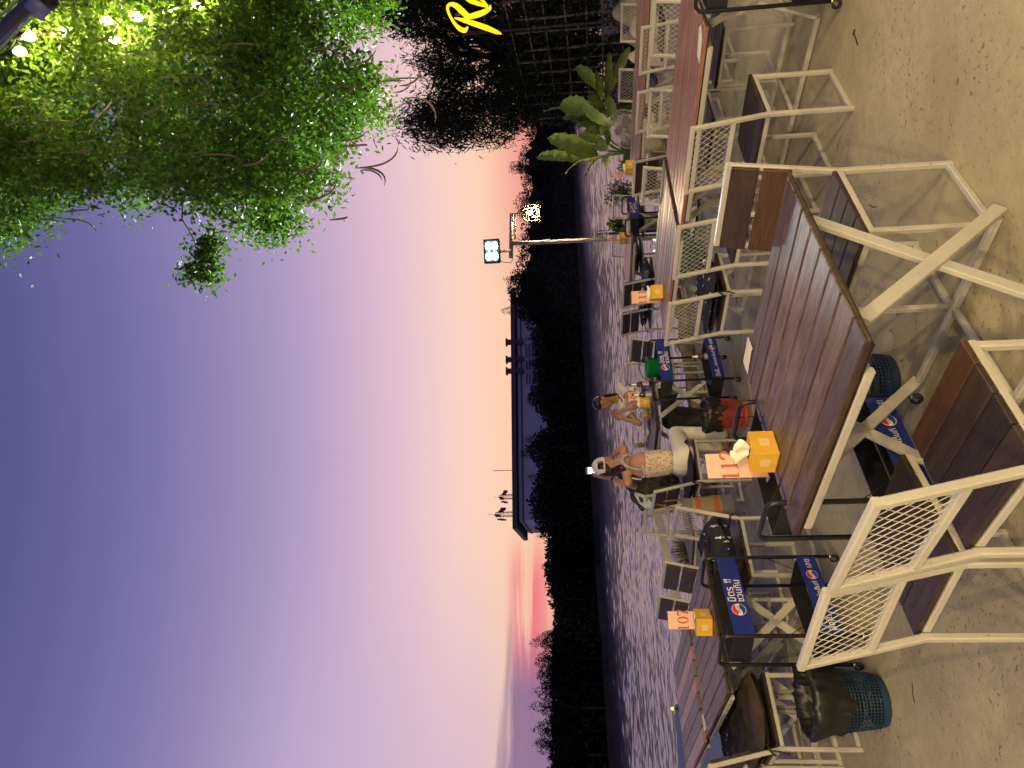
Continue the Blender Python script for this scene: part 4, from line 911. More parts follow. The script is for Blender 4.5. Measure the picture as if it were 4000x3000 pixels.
# ------------------------------------------------------------------ lattice bins with bin liners
def bin_(x, y, key, label, r0=0.135, r1=0.18, h=0.40, liner=0.19, z=0.0, seed=1):
    t = thing('lattice_bin', label, 'bin', (x, y, z), rnd.uniform(0, 3), 'round lattice bins'); rg = random.Random(seed); mb = MB(); N, K = 54, 18
    rad = lambda q: r0 + (r1 - r0) * q / h
    mb.lathe([(0.01, 0.004), (r0 - 0.004, 0.004), (r0, 0.012), (r0 + 0.001, 0.045), (r0 - 0.004, 0.045)], 40); mb.lathe([(r1 - 0.004, h - 0.02), (r1 + 0.004, h - 0.02), (r1 + 0.006, h), (r1 - 0.002, h)], 40)
    for k in range(N):
        a = 2 * math.pi * k / N; mb.bar((rad(0.04) * math.cos(a), rad(0.04) * math.sin(a), 0.04), (rad(h) * math.cos(a), rad(h) * math.sin(a), h - 0.01), 0.005, 0.003, (-math.sin(a), math.cos(a), 0), 0.1)
    for j in range(K):
        z_ = 0.06 + (h - 0.09) * j / (K - 1); mb.tube([(rad(z_) * math.cos(2 * math.pi * k / 40), rad(z_) * math.sin(2 * math.pi * k / 40), z_) for k in range(41)], 0.0028, 4, False)
    mb.build('lattice_body', M[key], t)
    def fn(i, a, r, z_):
        n_ = noise.noise(Vector((math.cos(a) * 3.0, math.sin(a) * 3.0, z_ * 9 + seed))) ; n2 = noise.noise(Vector((math.cos(a) * 9, math.sin(a) * 9, z_ * 22 + seed)))
        s = 0.012 if i not in (5, 6) else 0.016
        n3 = abs(noise.noise(Vector((math.cos(a) * 6 + 4, math.sin(a) * 6, z_ * 14 + seed * 2)))); return r + abs(n_) * s * 2.2 + n2 * s * 1.1 - n3 * s * 1.6, z_ + (n_ * 0.06 if i in (0,) else n2 * 0.014)
    pr = [(rad(h - liner) + 0.004, h - liner), (rad(h - liner * 0.8) + 0.008, h - liner * 0.8), (rad(h - liner * 0.55) + 0.008, h - liner * 0.55), (r1 + 0.012, h - liner * 0.3), (r1 + 0.015, h - 0.02), (r1 + 0.012, h + 0.012), (r1 - 0.012, h + 0.014), (r1 - 0.022, h - 0.05), (r1 - 0.05, h - 0.25), (0.01, h - 0.30)]
    MB().lathe(pr, 72, fn=fn).build('bin_liner', M['bag_black'], t, True); return t
bin_(-1.80, 3.90, 'basket_blue', 'blue lattice bin with a black liner at the lower left', seed=3)
bin_(-0.06, 3.66, 'basket_dark', 'dark navy lattice bin in the shade behind table 112', seed=5)
bin_(-0.36, 6.60, 'basket_red', 'red lattice bin with a black liner beside the two women', 0.125, 0.155, 0.38, 0.14, 0.009, seed=9)
# ------------------------------------------------------------------ unseen festoon strings added to light the terrace, then the one in the tree
festoon('unseen string of warm bulbs added above the front of the terrace', [(-4.6, -0.6, 3.55), (-1.6, -0.2, 3.35), (1.2, 0.6, 3.4), (3.4, 1.6, 3.9)], [0.10, 0.40, 0.66, 0.90], 90, True)
festoon('unseen string of warm bulbs added behind the viewpoint', [(-4.6, -3.2, 3.5), (0, -2.8, 3.3), (4.4, -2.4, 3.6)], [0.2, 0.5, 0.82], 215, True)
festoon('unseen warm bulbs added far behind the viewpoint in place of restaurant floodlights', [(-7, -7.2, 4.9), (0, -6.8, 4.6), (7, -6.4, 4.9)], [0.25, 0.75], 1650, True)  # strong unseen bulbs stand in for floodlights on the restaurant
festoon('unseen string of warm bulbs added outside the right hand edge above the back tables', [(3.3, 2.0, 3.5), (4.7, 5.2, 3.3), (6.4, 9.0, 3.6)], [0.15, 0.42, 0.66, 0.9], 62, True)  # added out of view to brighten the back tables from the right
FB = [(-260, 330, 4.2), (25, 205, 4.3), (62, 148, 4.3), (190, 130, 4.4), (365, 86, 4.4), (400, 158, 4.5), (482, 70, 4.4), (600, 46, 4.5), (722, 24, 4.5), (900, -60, 4.7), (1150, -260, 4.9)]
festoon('string of warm bulbs threaded through the overhanging tree', [tuple(py(*p)) for p in FB], [i / (len(FB) - 1) for i in range(1, len(FB) - 1)], 14)
# grey tube at the upper right corner with its mast outside the picture
a = py(-320, 440, 2.9); b = py(860, -705, 3.0); t = thing('parasol_mast', 'grey tube with a clear plastic collar at the upper right corner', 'pole', (b.x, b.y, 0))
MB().tube([(0, 0, 0), (0, 0, b.z + 0.15)], 0.045, 14).build('mast', M['grey_steel'], t, True)
ar = MB().tube([a - Vector((b.x, b.y, 0)), b - Vector((b.x, b.y, 0))], 0.029, 14).build('arm', M['grey_steel'], t, True)
o_ = Vector((b.x, b.y, 0)); d_ = (b - a).normalized(); k = py(135, 40, 2.72) - o_
MB().tube([k + Vector((0.02, 0, -0.03)) - d_ * 0.05, k + Vector((0.02, 0, -0.03)) + d_ * 0.035], 0.038, 16).build('plastic_collar', M['pvc_blue'], ar, True)
MB().tube([k + d_ * 0.05, k + d_ * 0.10], 0.045, 12).build('clamp', M['black'], ar, True)
for q in (0.05, -0.045): MB().tube([a - o_ + Vector((q, 0, q * 0.6)), b - o_ + Vector((q, 0, q * 0.6))], 0.006, 6).build('cable', mat('pale_cable', (0.35, 0.5, 0.42), 0.5), ar, True)

# ------------------------------------------------------------------ lamp post with floodlight and lantern at the water's edge
LY = 11.6
pb = py(2396, 934, LY); ptp = py(2003, 951, LY); base = Vector((pb.x - 0.03, LY, 0.0)); rel = lambda p: p - base
t = thing('lamp_post', 'cream lamp post at the water edge with a crossbar', 'lamp post', base)
MB().tube([(0, 0, 0), rel(pb), rel(ptp)], 0.034, 12).build('post', M['postpaint'], t, True)
a0, a1 = py(1999, 834, LY), py(1996, 1008, LY); arm = MB().tube([rel(a0), rel(a1)], 0.036, 12).build('crossbar', M['postpaint'], t, True)
MB().tube([rel(py(2012, 838, LY)), rel(py(2012, 935, LY))], 0.014, 8).build('brace', M['postpaint'], t, True)
cb = MB(); cb.tube([rel(py(2030 + 46 * k, 948 - 2 * k + 6 * math.sin(k * 1.7), LY - 0.05)) for k in range(9)], 0.005, 5); cb.build('cable', m_cable, t, True)
# floodlight
fc = py(1921, 981, LY - 0.12); fw, fh = 0.40, 0.27; tgt = Vector((1.9, 4.6, 3.5)); fwd = (tgt - fc); fwd.z *= 0.5; fwd.normalize()
t = thing('floodlight', 'square floodlight with four white lenses on top of the lamp post', 'floodlight', fc)
q_ = fwd.to_track_quat('-Y', 'Z'); t.rotation_mode = 'QUATERNION'; t.rotation_quaternion = q_
m_hous = mat('dark_grey_housing', (0.035, 0.045, 0.045), 0.45)
MB().box((0, 0.045, 0), (fw, 0.09, fh)).build('housing', m_hous, t, bevel=0.012)
fr_ = MB()
for s in (-1, 1): fr_.box((s * (fw / 2 - 0.012), -0.006, 0), (0.024, 0.02, fh)); fr_.box((0, -0.006, s * (fh / 2 - 0.012)), (fw - 0.048, 0.02, 0.024))
fr_.build('bezel', m_hous, t); MB().box((0, -0.001, 0), (fw - 0.05, 0.004, fh - 0.05)).build('reflector', mat('teal_reflector', (0.10, 0.22, 0.22), 0.3), t)
m_led = glow('cool_led_glow', (0.90, 1.0, 0.98), 30.0)
for sx in (-1, 1):
    for sz in (-1, 1): l = MB().sphere((sx * 0.085, -0.012, sz * 0.052), (0.066, 0.012, 0.052), 16, 8).build('lens', m_led, t, True)
MB().tube([(0, 0.09, 0), (0, 0.12, -0.10), (0, 0.10, -0.30)], 0.02, 8).build('bracket', M['postpaint'], t, True)
MB().tube([(-0.15, 0.05, -0.13), (-0.19, 0.06, -0.18), (-0.2, 0.08, -0.30), (-0.14, 0.1, -0.34), (-0.1, 0.1, -0.32)], 0.006, 6).build('cable', m_cable, t, True)
sp = bpy.data.lights.new('floodlight_beam', 'SPOT'); sp.energy = 9500; sp.color = (0.86, 1.0, 0.94); sp.spot_size = R(62); sp.spot_blend = 0.6; sp.shadow_soft_size = 0.08
so = bpy.data.objects.new('floodlight_beam', sp); COL.objects.link(so); so.location = fc + fwd * 0.06; so.rotation_mode = 'QUATERNION'; so.rotation_quaternion = (tgt + Vector((0.3, 0, 1.2)) - fc).to_track_quat('-Z', 'Y')
# lantern: a wire cage with scrolls
lc = py(2068, 831, LY - 0.02); sc_ = LY / F_PX
t = thing('wire_lantern', 'lit wire lantern with scrolled corners hanging from the lamp post', 'lantern', lc); w2 = 0.155
m_wire = mat('gilded_wire', (0.20, 0.16, 0.08), 0.5, 0.2); zt, zm, zb = 0.10, 0.02, -0.16
cg = MB()
for k in range(4):
    a_ = R(45 + 90 * k); x, y = w2 * math.cos(a_), w2 * math.sin(a_); cg.tube([(x, y, zt - 0.08), (x, y, zb)], 0.006, 6)
    x2, y2 = w2 * math.cos(a_ + R(90)), w2 * math.sin(a_ + R(90))
    for z in (zt - 0.08, zt - 0.04, zb): cg.tube([(x, y, z), (x2, y2, z)], 0.0055, 6)
    cg.tube([(x, y, zb + 0.0), ((x + x2) * 0.3, (y + y2) * 0.3, -0.03), (x2, y2, zb)], 0.0045, 5)
    for e in range(3):
        f0 = (e + 0.5) / 3; px_, py_ = x + (x2 - x) * f0, y + (y2 - y) * f0; cg.tube([(px_ + 0.03 * math.cos(R(g)) * (x2 - x) / w2, py_ + 0.03 * math.cos(R(g)) * (y2 - y) / w2, zb + 0.022 + 0.022 * math.sin(R(g))) for g in range(0, 361, 40)], 0.0045, 5)
cg.build('cage', m_wire, t, True)
for k in range(4):
    a_ = R(45 + 90 * k); u = Vector((math.cos(a_), math.sin(a_), 0)); pts = []
    for g in range(0, 480, 30): rr = 0.034 * (1 - g / 620); pts.append(u * (w2 + 0.034 + rr * math.cos(R(180 - g))) + Vector((0, 0, zb + rr * math.sin(R(180 - g)) * -1 - 0.006)))
    MB().tube(pts, 0.005, 5).build('scroll', m_wire, t, True)
dm = MB()
for k in range(8):
    a_ = R(45 * k); u = Vector((math.cos(a_), math.sin(a_), 0)); dm.tube([u * (0.035 + (w2 * 0.92 - 0.035) * math.sin(R(g))) + Vector((0, 0, 0.02 + 0.10 * math.cos(R(g)))) for g in range(0, 100, 12)], 0.0045, 5)
    dm.tube([u * (0.042 * math.sin(R(g)) + 0.004) + Vector((0, 0, 0.165 + 0.045 * math.cos(R(g)))) for g in range(0, 181, 20)], 0.004, 5)
dm.build('dome', m_wire, t, True); MB().tube([(0, 0, 0.20), (0, 0, rel(a0).z + base.z - lc.z - 0.02)], 0.008, 6).build('hook', m_wire, t, True)
MB().sphere((0, 0, -0.015), 0.038, 12, 8).build('bulb', glow('lantern_glow', (1.0, 0.80, 0.48), 30), t, True)
lamp('lantern_light', lc + Vector((0, 0, -0.08)), 130, (1, 0.74, 0.42), 0.05)
# caged bulkhead lamp beside the post
c_ = py(2352, 914, LY - 0.5); t = thing('caged_lamp', 'small caged garden lamp beside the foot of the lamp post', 'lamp', (c_.x, c_.y, 0))
MB().tube([(0, 0, 0), (0, 0, c_.z - 0.10)], 0.02, 8).build('stem', M['black'], t, True); MB().sphere((0, 0, c_.z), (0.045, 0.045, 0.08), 12, 8).build('glass', M['clear'], t, True)
cg = MB()
for k in range(4): a_ = R(90 * k); cg.tube([(0.055 * math.cos(a_), 0.055 * math.sin(a_), c_.z - 0.09), (0.055 * math.cos(a_), 0.055 * math.sin(a_), c_.z + 0.05), (0.03 * math.cos(a_), 0.03 * math.sin(a_), c_.z + 0.095), (0, 0, c_.z + 0.105)], 0.005, 5)
for z in (-0.07, 0.0, 0.05): cg.tube([(0.056 * math.cos(R(g)), 0.056 * math.sin(R(g)), c_.z + z) for g in range(0, 361, 30)], 0.004, 5)
cg.build('cage', M['black'], t, True)
# glowing ring light on the ground under the far table
c_ = py(2552, 958, 10.3); t = thing('ground_ring_light', 'small glowing ring light near the floor under table 109', 'lamp', (c_.x, c_.y, 0.009))
MB().tube([(0, 0, 0), (0, 0, c_.z - 0.06)], 0.008, 6).build('stake', M['black'], t, True); MB().tube([(0.085 * math.cos(R(g)), 0.02 * math.sin(R(g)), c_.z - 0.009 + 0.055 * math.sin(R(g))) for g in range(180, 361, 12)], 0.008, 8).build('ring', glow('ring_glow', (1, 0.86, 0.55), 5), t, True)

# ------------------------------------------------------------------ raft, gangway rails, logs, stones, shrubs
m_raft = mottled('pale_blue_raft_deck', (0.22, 0.30, 0.34), (0.30, 0.38, 0.42), 0.6, 0.7); RZ = -1.55
t = thing('river_raft', 'pale blue floating raft on the river at the left edge', 'raft', (-12, 18, RZ - 0.6))
MB().prism([(0.3, 7), (-30, 4), (-30, -9), (7.2, -8.6)], 0.35, 0.6).build('deck', m_raft, t); MB().prism([(0.1, 6.8), (-30, 3.8), (-30, -9), (7.0, -8.4)], 0.0, 0.345).build('hull', mat('dark_hull', (0.04, 0.055, 0.07), 0.6), t)
c_ = pz(2868, 2762, RZ); t = thing('blue_drum', 'small blue plastic drum lying on the raft', 'drum', (c_.x, c_.y, RZ)); mb = MB(); mb.lathe([(0.02, -0.32), (0.17, -0.32), (0.19, -0.28), (0.18, -0.1), (0.19, 0), (0.18, 0.1), (0.19, 0.28), (0.17, 0.32), (0.02, 0.32)], 18); mb.v = [(z, y, x + 0.19) for x, y, z in mb.v]; mb.build('barrel', M['bluecap'], t, True)
mb = MB(); mb.lathe([(0.01, 0.325), (0.06, 0.325), (0.06, 0.36), (0.01, 0.36)], 10, (0.09, 0, 0)); mb.v = [(-z, y, x + 0.19) for x, y, z in mb.v]; mb.build('bung', M['print_red'], t)
c_ = py(2630, 2768, 24.0); t = thing('buoy_lamp', 'small buoy with a yellow light off the raft corner', 'buoy', (c_.x, c_.y, WZ - 0.05)); MB().sphere((0, 0, 0.25), (0.22, 0.22, 0.3), 12, 8).build('float', mat('teal_float', (0.02, 0.10, 0.11), 0.5), t, True); MB().tube([(0, 0, 0.5), (0, 0, c_.z - WZ + 0.05)], 0.03, 6).build('stem', M['black'], t); MB().sphere((0, 0, c_.z - WZ + 0.08), 0.06, 8, 6).build('light', glow('buoy_glow', (1, 0.72, 0.15), 1.6), t, True)
m_rail = mottled('weathered_white_board', (0.56, 0.54, 0.48), (0.68, 0.65, 0.58), 5, 0.7, 0.3)
t = thing('gangway_rail', 'weathered white double handrail leading down to the raft beyond table 107', 'handrail', (-2.45, 7.25, -0.3))
d0 = Vector((0.59, 1.43, 0)).normalized()
for z, w in ((0.90, 0.095), (0.56, 0.085)): MB().bar(Vector((0, 0, z)), d0 * 2.9 + Vector((0, 0, z)), 0.025, w, Vector((d0.y, -d0.x, 0)), 0.1).build('rail_board', m_rail, t)
for s in (0.2, 1.5, 2.8): MB().bar(d0 * s + Vector((-0.035, 0.015, -1.3)), d0 * s + Vector((-0.035, 0.015, 0.97)), 0.045, 0.045).build('post', m_rail, t)
def log(p0, p1, r, label, seed):
    t = thing('driftwood_log', label, 'log', p0, 0, 'driftwood along the terrace edge'); rg = random.Random(seed); p1 = Vector(p1) - Vector(p0); mb = MB(); pts = []; rr = []
    for i in range(13):
        q = i / 12; pts.append(p1 * q + Vector((rg.uniform(-1, 1), rg.uniform(-1, 1), rg.uniform(-0.3, 1))) * 0.015); rr.append(r * (0.92 + 0.16 * rg.random()))
    mb.tube(pts, 0, 12, True, rr); mb.v = [tuple(Vector(v) * (1 + 0.03 * noise.noise(Vector(v) * 14))) for v in mb.v]; mb.build('trunk', M['log'], t, True); return t
log(pz(2806, 2150, 0.10), pz(2760, 1890, 0.10), 0.10, 'pale driftwood log beyond the chair with the star cushion', 1); log(pz(2722, 1640, 0.1), pz(2708, 1480, 0.1), 0.09, 'driftwood log seen between the legs of the women\'s table', 2); log(pz(2704, 1470, 0.09), pz(2676, 1300, 0.09), 0.085, 'driftwood log behind the trolley with the bucket', 3)
log((0.95, 10.02, 0.08), (1.75, 10.98, 0.08), 0.08, 'driftwood log at the edge behind the black board backed chairs', 6); log((-3.2, 6.85, 0.09), (-2.2, 7.72, 0.09), 0.09, 'driftwood log at the edge behind table 107', 7)
rock_i = [0]
def rock(p, r, label, key='rock', grp='edge stones'):
    rock_i[0] += 1; o = Vector((rock_i[0] * 3.7, rock_i[0] * 1.3, 0)); bm = bmesh.new(); bmesh.ops.create_icosphere(bm, subdivisions=3, radius=1)
    for v in bm.verts:
        k = 1 + 0.30 * noise.noise(v.co * 1.3 + o) + 0.14 * noise.noise(v.co * 3.1 + o); v.co = Vector((v.co.x * r[0] * k, v.co.y * r[1] * k, v.co.z * r[2] * k))
    me = bpy.data.meshes.new('rock'); bm.to_mesh(me); bm.free(); me.polygons.foreach_set('use_smooth', [True] * len(me.polygons)); ob = mesh_ob('rock', me, M[key]); ob.location = (p[0], p[1], p[2] + r[2] * 0.75); return tag(ob, label, 'rock', grp)
for (x, y), r, l in [((2742, 1520), (.13, .1, .09), 'mossy stone under the right end of the women\'s table'), ((2752, 1695), (.14, .1, .09), 'stone at the edge left of the women\'s table legs'), ((2700, 1265), (.16, .12, .11), 'grey stone seen through the mesh chair left of the 111 table'), ((2688, 1215), (.15, .12, .12), 'rounded stone beside the rope edge behind the 111 table'), ((2680, 1340), (.12, .1, .09), 'small stone behind the trolley wheels')]: p = pz(x, y, 0); rock((p.x, p.y, -0.02), r, l)
for (x, y, Y), r, l, k in [((2400, 46, 11.9), (.30, .24, .24), 'big brown rock at the right edge beyond the fan table', 'rock'), ((2462, 217, 10.6), (.17, .14, .13), 'pale rock right of the far side chair', 'rockpale'), ((2455, 110, 11.2), (.20, .16, .15), 'tan rock behind the mesh chair at the right edge', 'rockpale'), ((2440, 150, 11.5), (.16, .14, .12), 'small tan rock above the right hand chair', 'rock')]:
    p = py(x, y, Y); rock((p.x, p.y, -0.05), (r[0], r[1], max(r[2], (p.z + 0.05) / 1.75)), l, k)
for i, (x, y, s) in enumerate([(2600, 560, (.42, .22, .36)), (2606, 610, (.40, .22, .30)), (2610, 470, (.38, .22, .28))]):
    p = pz(x, y, 0); o = MB().box((0, 0, s[2] / 2), s).build('edge_block', M['foam'], bevel=0.02); o.location = (p.x, p.y + 0.1, 0); o.rotation_euler = (0, 0, R(38)); tag(o, ['cream block at the edge right of the fan stand', 'cream block left of the fan stand', 'cream block behind the right chairs'][i], 'block', 'cream blocks along the edge')
# green crate on the floor behind the mesh chair
p = pz(2738, 985, 0); t = thing('plastic_crate', 'green lattice crate on the floor seen through the mesh chair', 'crate', (p.x, p.y, 0.009), R(42)); mb = MB()
for s in (-1, 1):
    for k in range(9): mb.box((s * 0.2, -0.14 + 0.035 * k, 0.12), (0.006, 0.007, 0.23)); mb.box((-0.2 + 0.05 * k, s * 0.145, 0.12), (0.007, 0.006, 0.23))
    for k in range(6): mb.box((s * 0.2, 0, 0.012 + 0.043 * k), (0.0065, 0.29, 0.007)); mb.box((0, s * 0.145, 0.012 + 0.043 * k), (0.40, 0.0065, 0.007))
mb.box((0, 0, 0.004), (0.4, 0.29, 0.006)); mb.build('crate_body', M['green'], t)
# rusty nail and a twig on the concrete
mb = MB(); mb.tube([(0, 0, 0.004), (0.05, 0.012, 0.004), (0.095, 0.02, 0.004)], 0.0035, 6); mb.tube([(0, -0.01, 0.004), (0.002, 0.01, 0.005), (-0.008, 0.018, 0.004)], 0.005, 6); o = mb.build('rusty_nail', mat('rust', (0.06, 0.03, 0.015), 0.8)); p = pz(3338, 128, 0); o.location = (p.x, p.y, 0.001); o.rotation_euler = (0, 0, R(195)); tag(o, 'bent rusty nail lying on the bare concrete at the right', 'nail')
for (x, y, a_, l) in [(3425, 808, 70, 'thin dry twig on the concrete under table 112'), (3574, 2745, 12, 'thin dry twig on the concrete below the blue bin')]:
    o = MB().tube([(0, 0, 0), (0.04, 0.005, 0), (0.09, -0.004, 0)], 0.0022, 5).build('twig', M['bark']); p = pz(x, y, 0); o.location = (p.x, p.y, 0.003); o.rotation_euler = (0, 0, R(a_)); tag(o, l, 'twig')
# shrubs
def shrub(c, r, label, flowers=0, pot=True, dens=420):
    base_ = (c[0], c[1], 0.0); t = thing('potted_shrub', label, 'shrub', base_, 0, 'potted shrubs at the edge'); h = c[2]
    MB().lathe([(0.02, 0), (0.12, 0), (0.16, 0.24), (0.175, 0.25), (0.17, 0.27), (0.15, 0.26), (0.14, 0.2), (0.01, 0.19)], 16).build('pot', M['rock'], t, True)
    mb = MB()
    for k in range(7): a_ = k * 0.9; mb.tube([(0, 0, 0.2), (r * 0.3 * math.cos(a_), r * 0.3 * math.sin(a_), h * 0.7), (r * 0.6 * math.cos(a_), r * 0.6 * math.sin(a_), h)], 0.006, 5)
    mb.build('stems', M['bark'], t); P = np.concatenate([ball(dens // 6, (rnd.uniform(-.6, .6) * r, rnd.uniform(-.6, .6) * r, h + rnd.uniform(-.7, .55) * r), r * 0.5) for _ in range(8)])
    mesh_ob('foliage', leaf_mesh('foliage', P, 0.07, 0.028, (0, 0, 0.3)), M['leafpot'], t)
    if flowers:
        P = np.concatenate([ball(flowers // 5, (rnd.uniform(-.7, .5) * r, rnd.uniform(-.6, .6) * r, h + rnd.uniform(-.1, .7) * r), r * 0.45, shell=0.8) for _ in range(6)]); mesh_ob('blossom', leaf_mesh('blossom', P, 0.026, 0.022), mottled('red_petals', (0.22, 0.02, 0.02), (0.32, 0.05, 0.04), 9, 0.6), t)
shrub(py(2425, 748, 11.3), 0.26, 'shrub with small red flowers right of the far trolley', 130); shrub(py(2405, 876, 12.0), 0.17, 'small green shrub beside the lamp post'); shrub(py(2462, 640, 11.0), 0.22, 'dark leafy shrub below the banana plants left of the fan'); shrub(py(2470, 560, 11.6), 0.24, 'dark fern-like shrub behind the fan')
# pampas grass by the log
c_ = pz(2830, 2135, -0.1); P = np.array([(rnd.gauss(0, 0.05), rnd.gauss(0, 0.05), rnd.uniform(0, 0.1)) for _ in range(520)]); o = mesh_ob('grass_clump', leaf_mesh('grass_clump', P, 0.48, 0.008, (-0.25, 0, 1.5), wob=0.55), M['grass']); o.location = (c_.x - 0.05, c_.y + 0.2, 0.0); tag(o, 'clump of fine ornamental grass beside the driftwood log', 'grass', kind='stuff')

# ------------------------------------------------------------------ pedestal fan behind the back table
c_ = py(2443, 505, 9.9); t = thing('pedestal_fan', 'round grey pedestal fan behind the back table, tilted up', 'fan', (c_.x, c_.y, 0.0)); ax_ = Vector((-0.55, -0.55, 0.62)).normalized(); Q = ax_.to_track_quat('Z', 'Y').to_matrix(); C0 = Vector((0, 0, c_.z))
m_fan = mat('grey_fan_wire', (0.30, 0.27, 0.22), 0.45)
cg = MB()
for dz in (0.03, -0.07):
    for k in range(48):
        a_ = 2 * math.pi * k / 48; u = Vector((math.cos(a_), math.sin(a_), 0)); cg.tube([C0 + Q @ (u * 0.05 + Vector((0, 0, dz * 1.25))), C0 + Q @ (u * 0.20 + Vector((0, 0, dz))), C0 + Q @ (u * 0.28 + Vector((0, 0, dz * 0.3)))], 0.003, 4)
    for r_ in (0.09, 0.13, 0.17, 0.21, 0.245): cg.tube([C0 + Q @ (Vector((r_ * math.cos(R(g)), r_ * math.sin(R(g)), dz))) for g in range(0, 361, 15)], 0.003, 4, False)
cg.tube([C0 + Q @ Vector((0.28 * math.cos(R(g)), 0.28 * math.sin(R(g)), 0)) for g in range(0, 361, 12)], 0.006, 6, False); cg.build('grille', m_fan, t, True)
for k in range(3):
    a_ = 2.1 * k; bl = MB(); pts = [(0.03, -0.02), (0.12, -0.07), (0.19, -0.05), (0.2, 0.03), (0.12, 0.05), (0.03, 0.02)]; Rz = Matrix.Rotation(a_, 3, 'Z') @ Matrix.Rotation(0.35, 3, 'X'); bl.add([C0 + Q @ (Rz @ Vector((x, y, 0.0))) for x, y in pts] + [C0 + Q @ (Rz @ Vector((x, y, 0.004))) for x, y in pts], [tuple(range(6))[::-1], tuple(range(6, 12))] + [(i, (i + 1) % 6, 6 + (i + 1) % 6, 6 + i) for i in range(6)]); bl.build('blade', m_fan, t)
mb = MB(); mb.tube([C0 - ax_ * 0.05, C0 - ax_ * 0.12, C0 - ax_ * 0.24, C0 - ax_ * 0.27], 0, 14, True, [0.06, 0.085, 0.08, 0.04]); mb.build('motor_housing', M['foam'], t, True)
MB().sphere(C0, (0.05, 0.05, 0.05), 12, 8).build('hub', m_fan, t, True)
mb = MB(); e_ = C0 - ax_ * 0.18; mb.tube([e_, (e_.x, e_.y, 0.05)], 0.018, 10); mb.build('stand', M['foam'], t, True); MB().lathe([(0.01, 0.03), (0.2, 0.02), (0.21, 0.0)], 24, (e_.x, e_.y, 0)).build('base', M['foam'], t, True)

# ------------------------------------------------------------------ banana plants
def banana(label, base_, leaves):
    t = thing('banana_plant', label, 'banana plant', base_, 0, 'banana plants by the trellis'); b0 = Vector(base_)
    MB().tube([(0, 0, 0), (0.02, 0, 0.35), (0.04, 0, 0.75)], 0, 12, True, [0.09, 0.07, 0.04]).build('stem', M['leafpot'], t, True)
    for (bx_, by_, tx, ty, Y, wd, tilt, key) in leaves:
        p0 = py(bx_, by_, Y) - b0; p1 = py(tx, ty, Y + rnd.uniform(-0.3, 0.3)) - b0; d = p1 - p0; L = d.length; dn_ = d.normalized(); side = dn_.cross(Vector((0.1, -1, 0.25))).normalized(); side = Matrix.Rotation(tilt, 3, dn_) @ side; up = side.cross(dn_)
        mb = MB(); n = 16; arch = 0.10 * L
        def ctr(q): return p0 + d * q + up * (arch * 4 * q * (1 - q)) - Vector((0, 0, 0.10 * L * q ** 3))
        for i in range(n + 1):
            q = i / n; w = 0.86 * wd * (math.sin(math.pi * min(1, q * 0.93 + 0.07)) ** 0.6) * (1 if q < 0.97 else 0.2) * (1 - 0.10 * ((i * 7 + len(leaves) * 3) % 5 == 0) - 0.04 * (i % 3 == 1)); c = ctr(q)
            for j, s in enumerate((-1, -0.5, 0, 0.5, 1)):
                rip = 0.02 * math.sin(i * 2.1 + j) * abs(s) * wd * 3; mb.v.append(tuple(c + side * (s * w / 2) + up * (0.16 * w * abs(s) + rip)))
        for i in range(n):
            for j in range(4): mb.f.append((i * 5 + j, i * 5 + j + 1, (i + 1) * 5 + j + 1, (i + 1) * 5 + j)); mb.mi.append(0)
        lf = mb.build('leaf', M[key], t, True); r_ = MB(); r_.tube([Vector((0.03, 0, 0.6)).lerp(p0, k / 4) + Vector((0, 0, 0.05 * math.sin(k))) for k in range(5)] + [ctr(k / 8) - up * 0.004 for k in range(9)], 0, 6, True, [0.02 - 0.0012 * k for k in range(14)]); r_.build('midrib', mat('midrib_green', (0.20, 0.26, 0.08), 0.5) if 'midrib_green' not in bpy.data.materials else bpy.data.materials['midrib_green'], lf, True)
B = 'banana'; BD = 'bananadry'
g = lambda x, y: (1400 + x * 0.5877, y * 0.5877)
def lv(x0, y0, x1, y1, Y, w, tl=0.0, k=B): a_ = g(x0, y0); b_ = g(x1, y1); return (a_[0], a_[1], b_[0], b_[1], Y, w, tl, k)
q = py(2480, 600, 12.2); banana('banana plant with a tall upright leaf over the 110 sign', (q.x, q.y, -0.12), [lv(1480, 1065, 1148, 1052, 12.0, .26, 0.15), lv(1590, 1050, 1215, 918, 12.2, .42, 0.1), lv(1610, 1040, 1490, 1195, 12.0, .22, 0.9), lv(1600, 1040, 1345, 1160, 11.8, .07, 1.2), lv(1640, 900, 1480, 870, 12.4, .25, .5), lv(1650, 1000, 1560, 960, 11.9, .3, .3), lv(1620, 1000, 1400, 1010, 12.3, .24, .6), lv(1640, 960, 1440, 905, 12.5, .26, .2), lv(1660, 960, 1620, 860, 11.8, .2, .8), lv(1680, 1010, 1640, 1120, 11.7, .18, .5)])
q = py(2490, 420, 12.8); banana('banana plant with a broad bright leaf above the fan', (q.x, q.y, -0.12), [lv(1600, 790, 1190, 745, 13.0, .24, 1.0), lv(1560, 740, 1312, 705, 12.4, .44, 0.05), lv(1600, 820, 1330, 790, 12.9, .36, .35), lv(1500, 690, 1680, 830, 12.0, .26, .7), lv(1640, 780, 1500, 640, 12.6, .3, .6), lv(1700, 800, 1640, 640, 12.2, .22, .4), lv(1640, 860, 1420, 850, 12.7, .3, .5), lv(1680, 830, 1600, 900, 12.1, .24, .2), lv(1690, 760, 1560, 800, 12.3, .26, .9)])
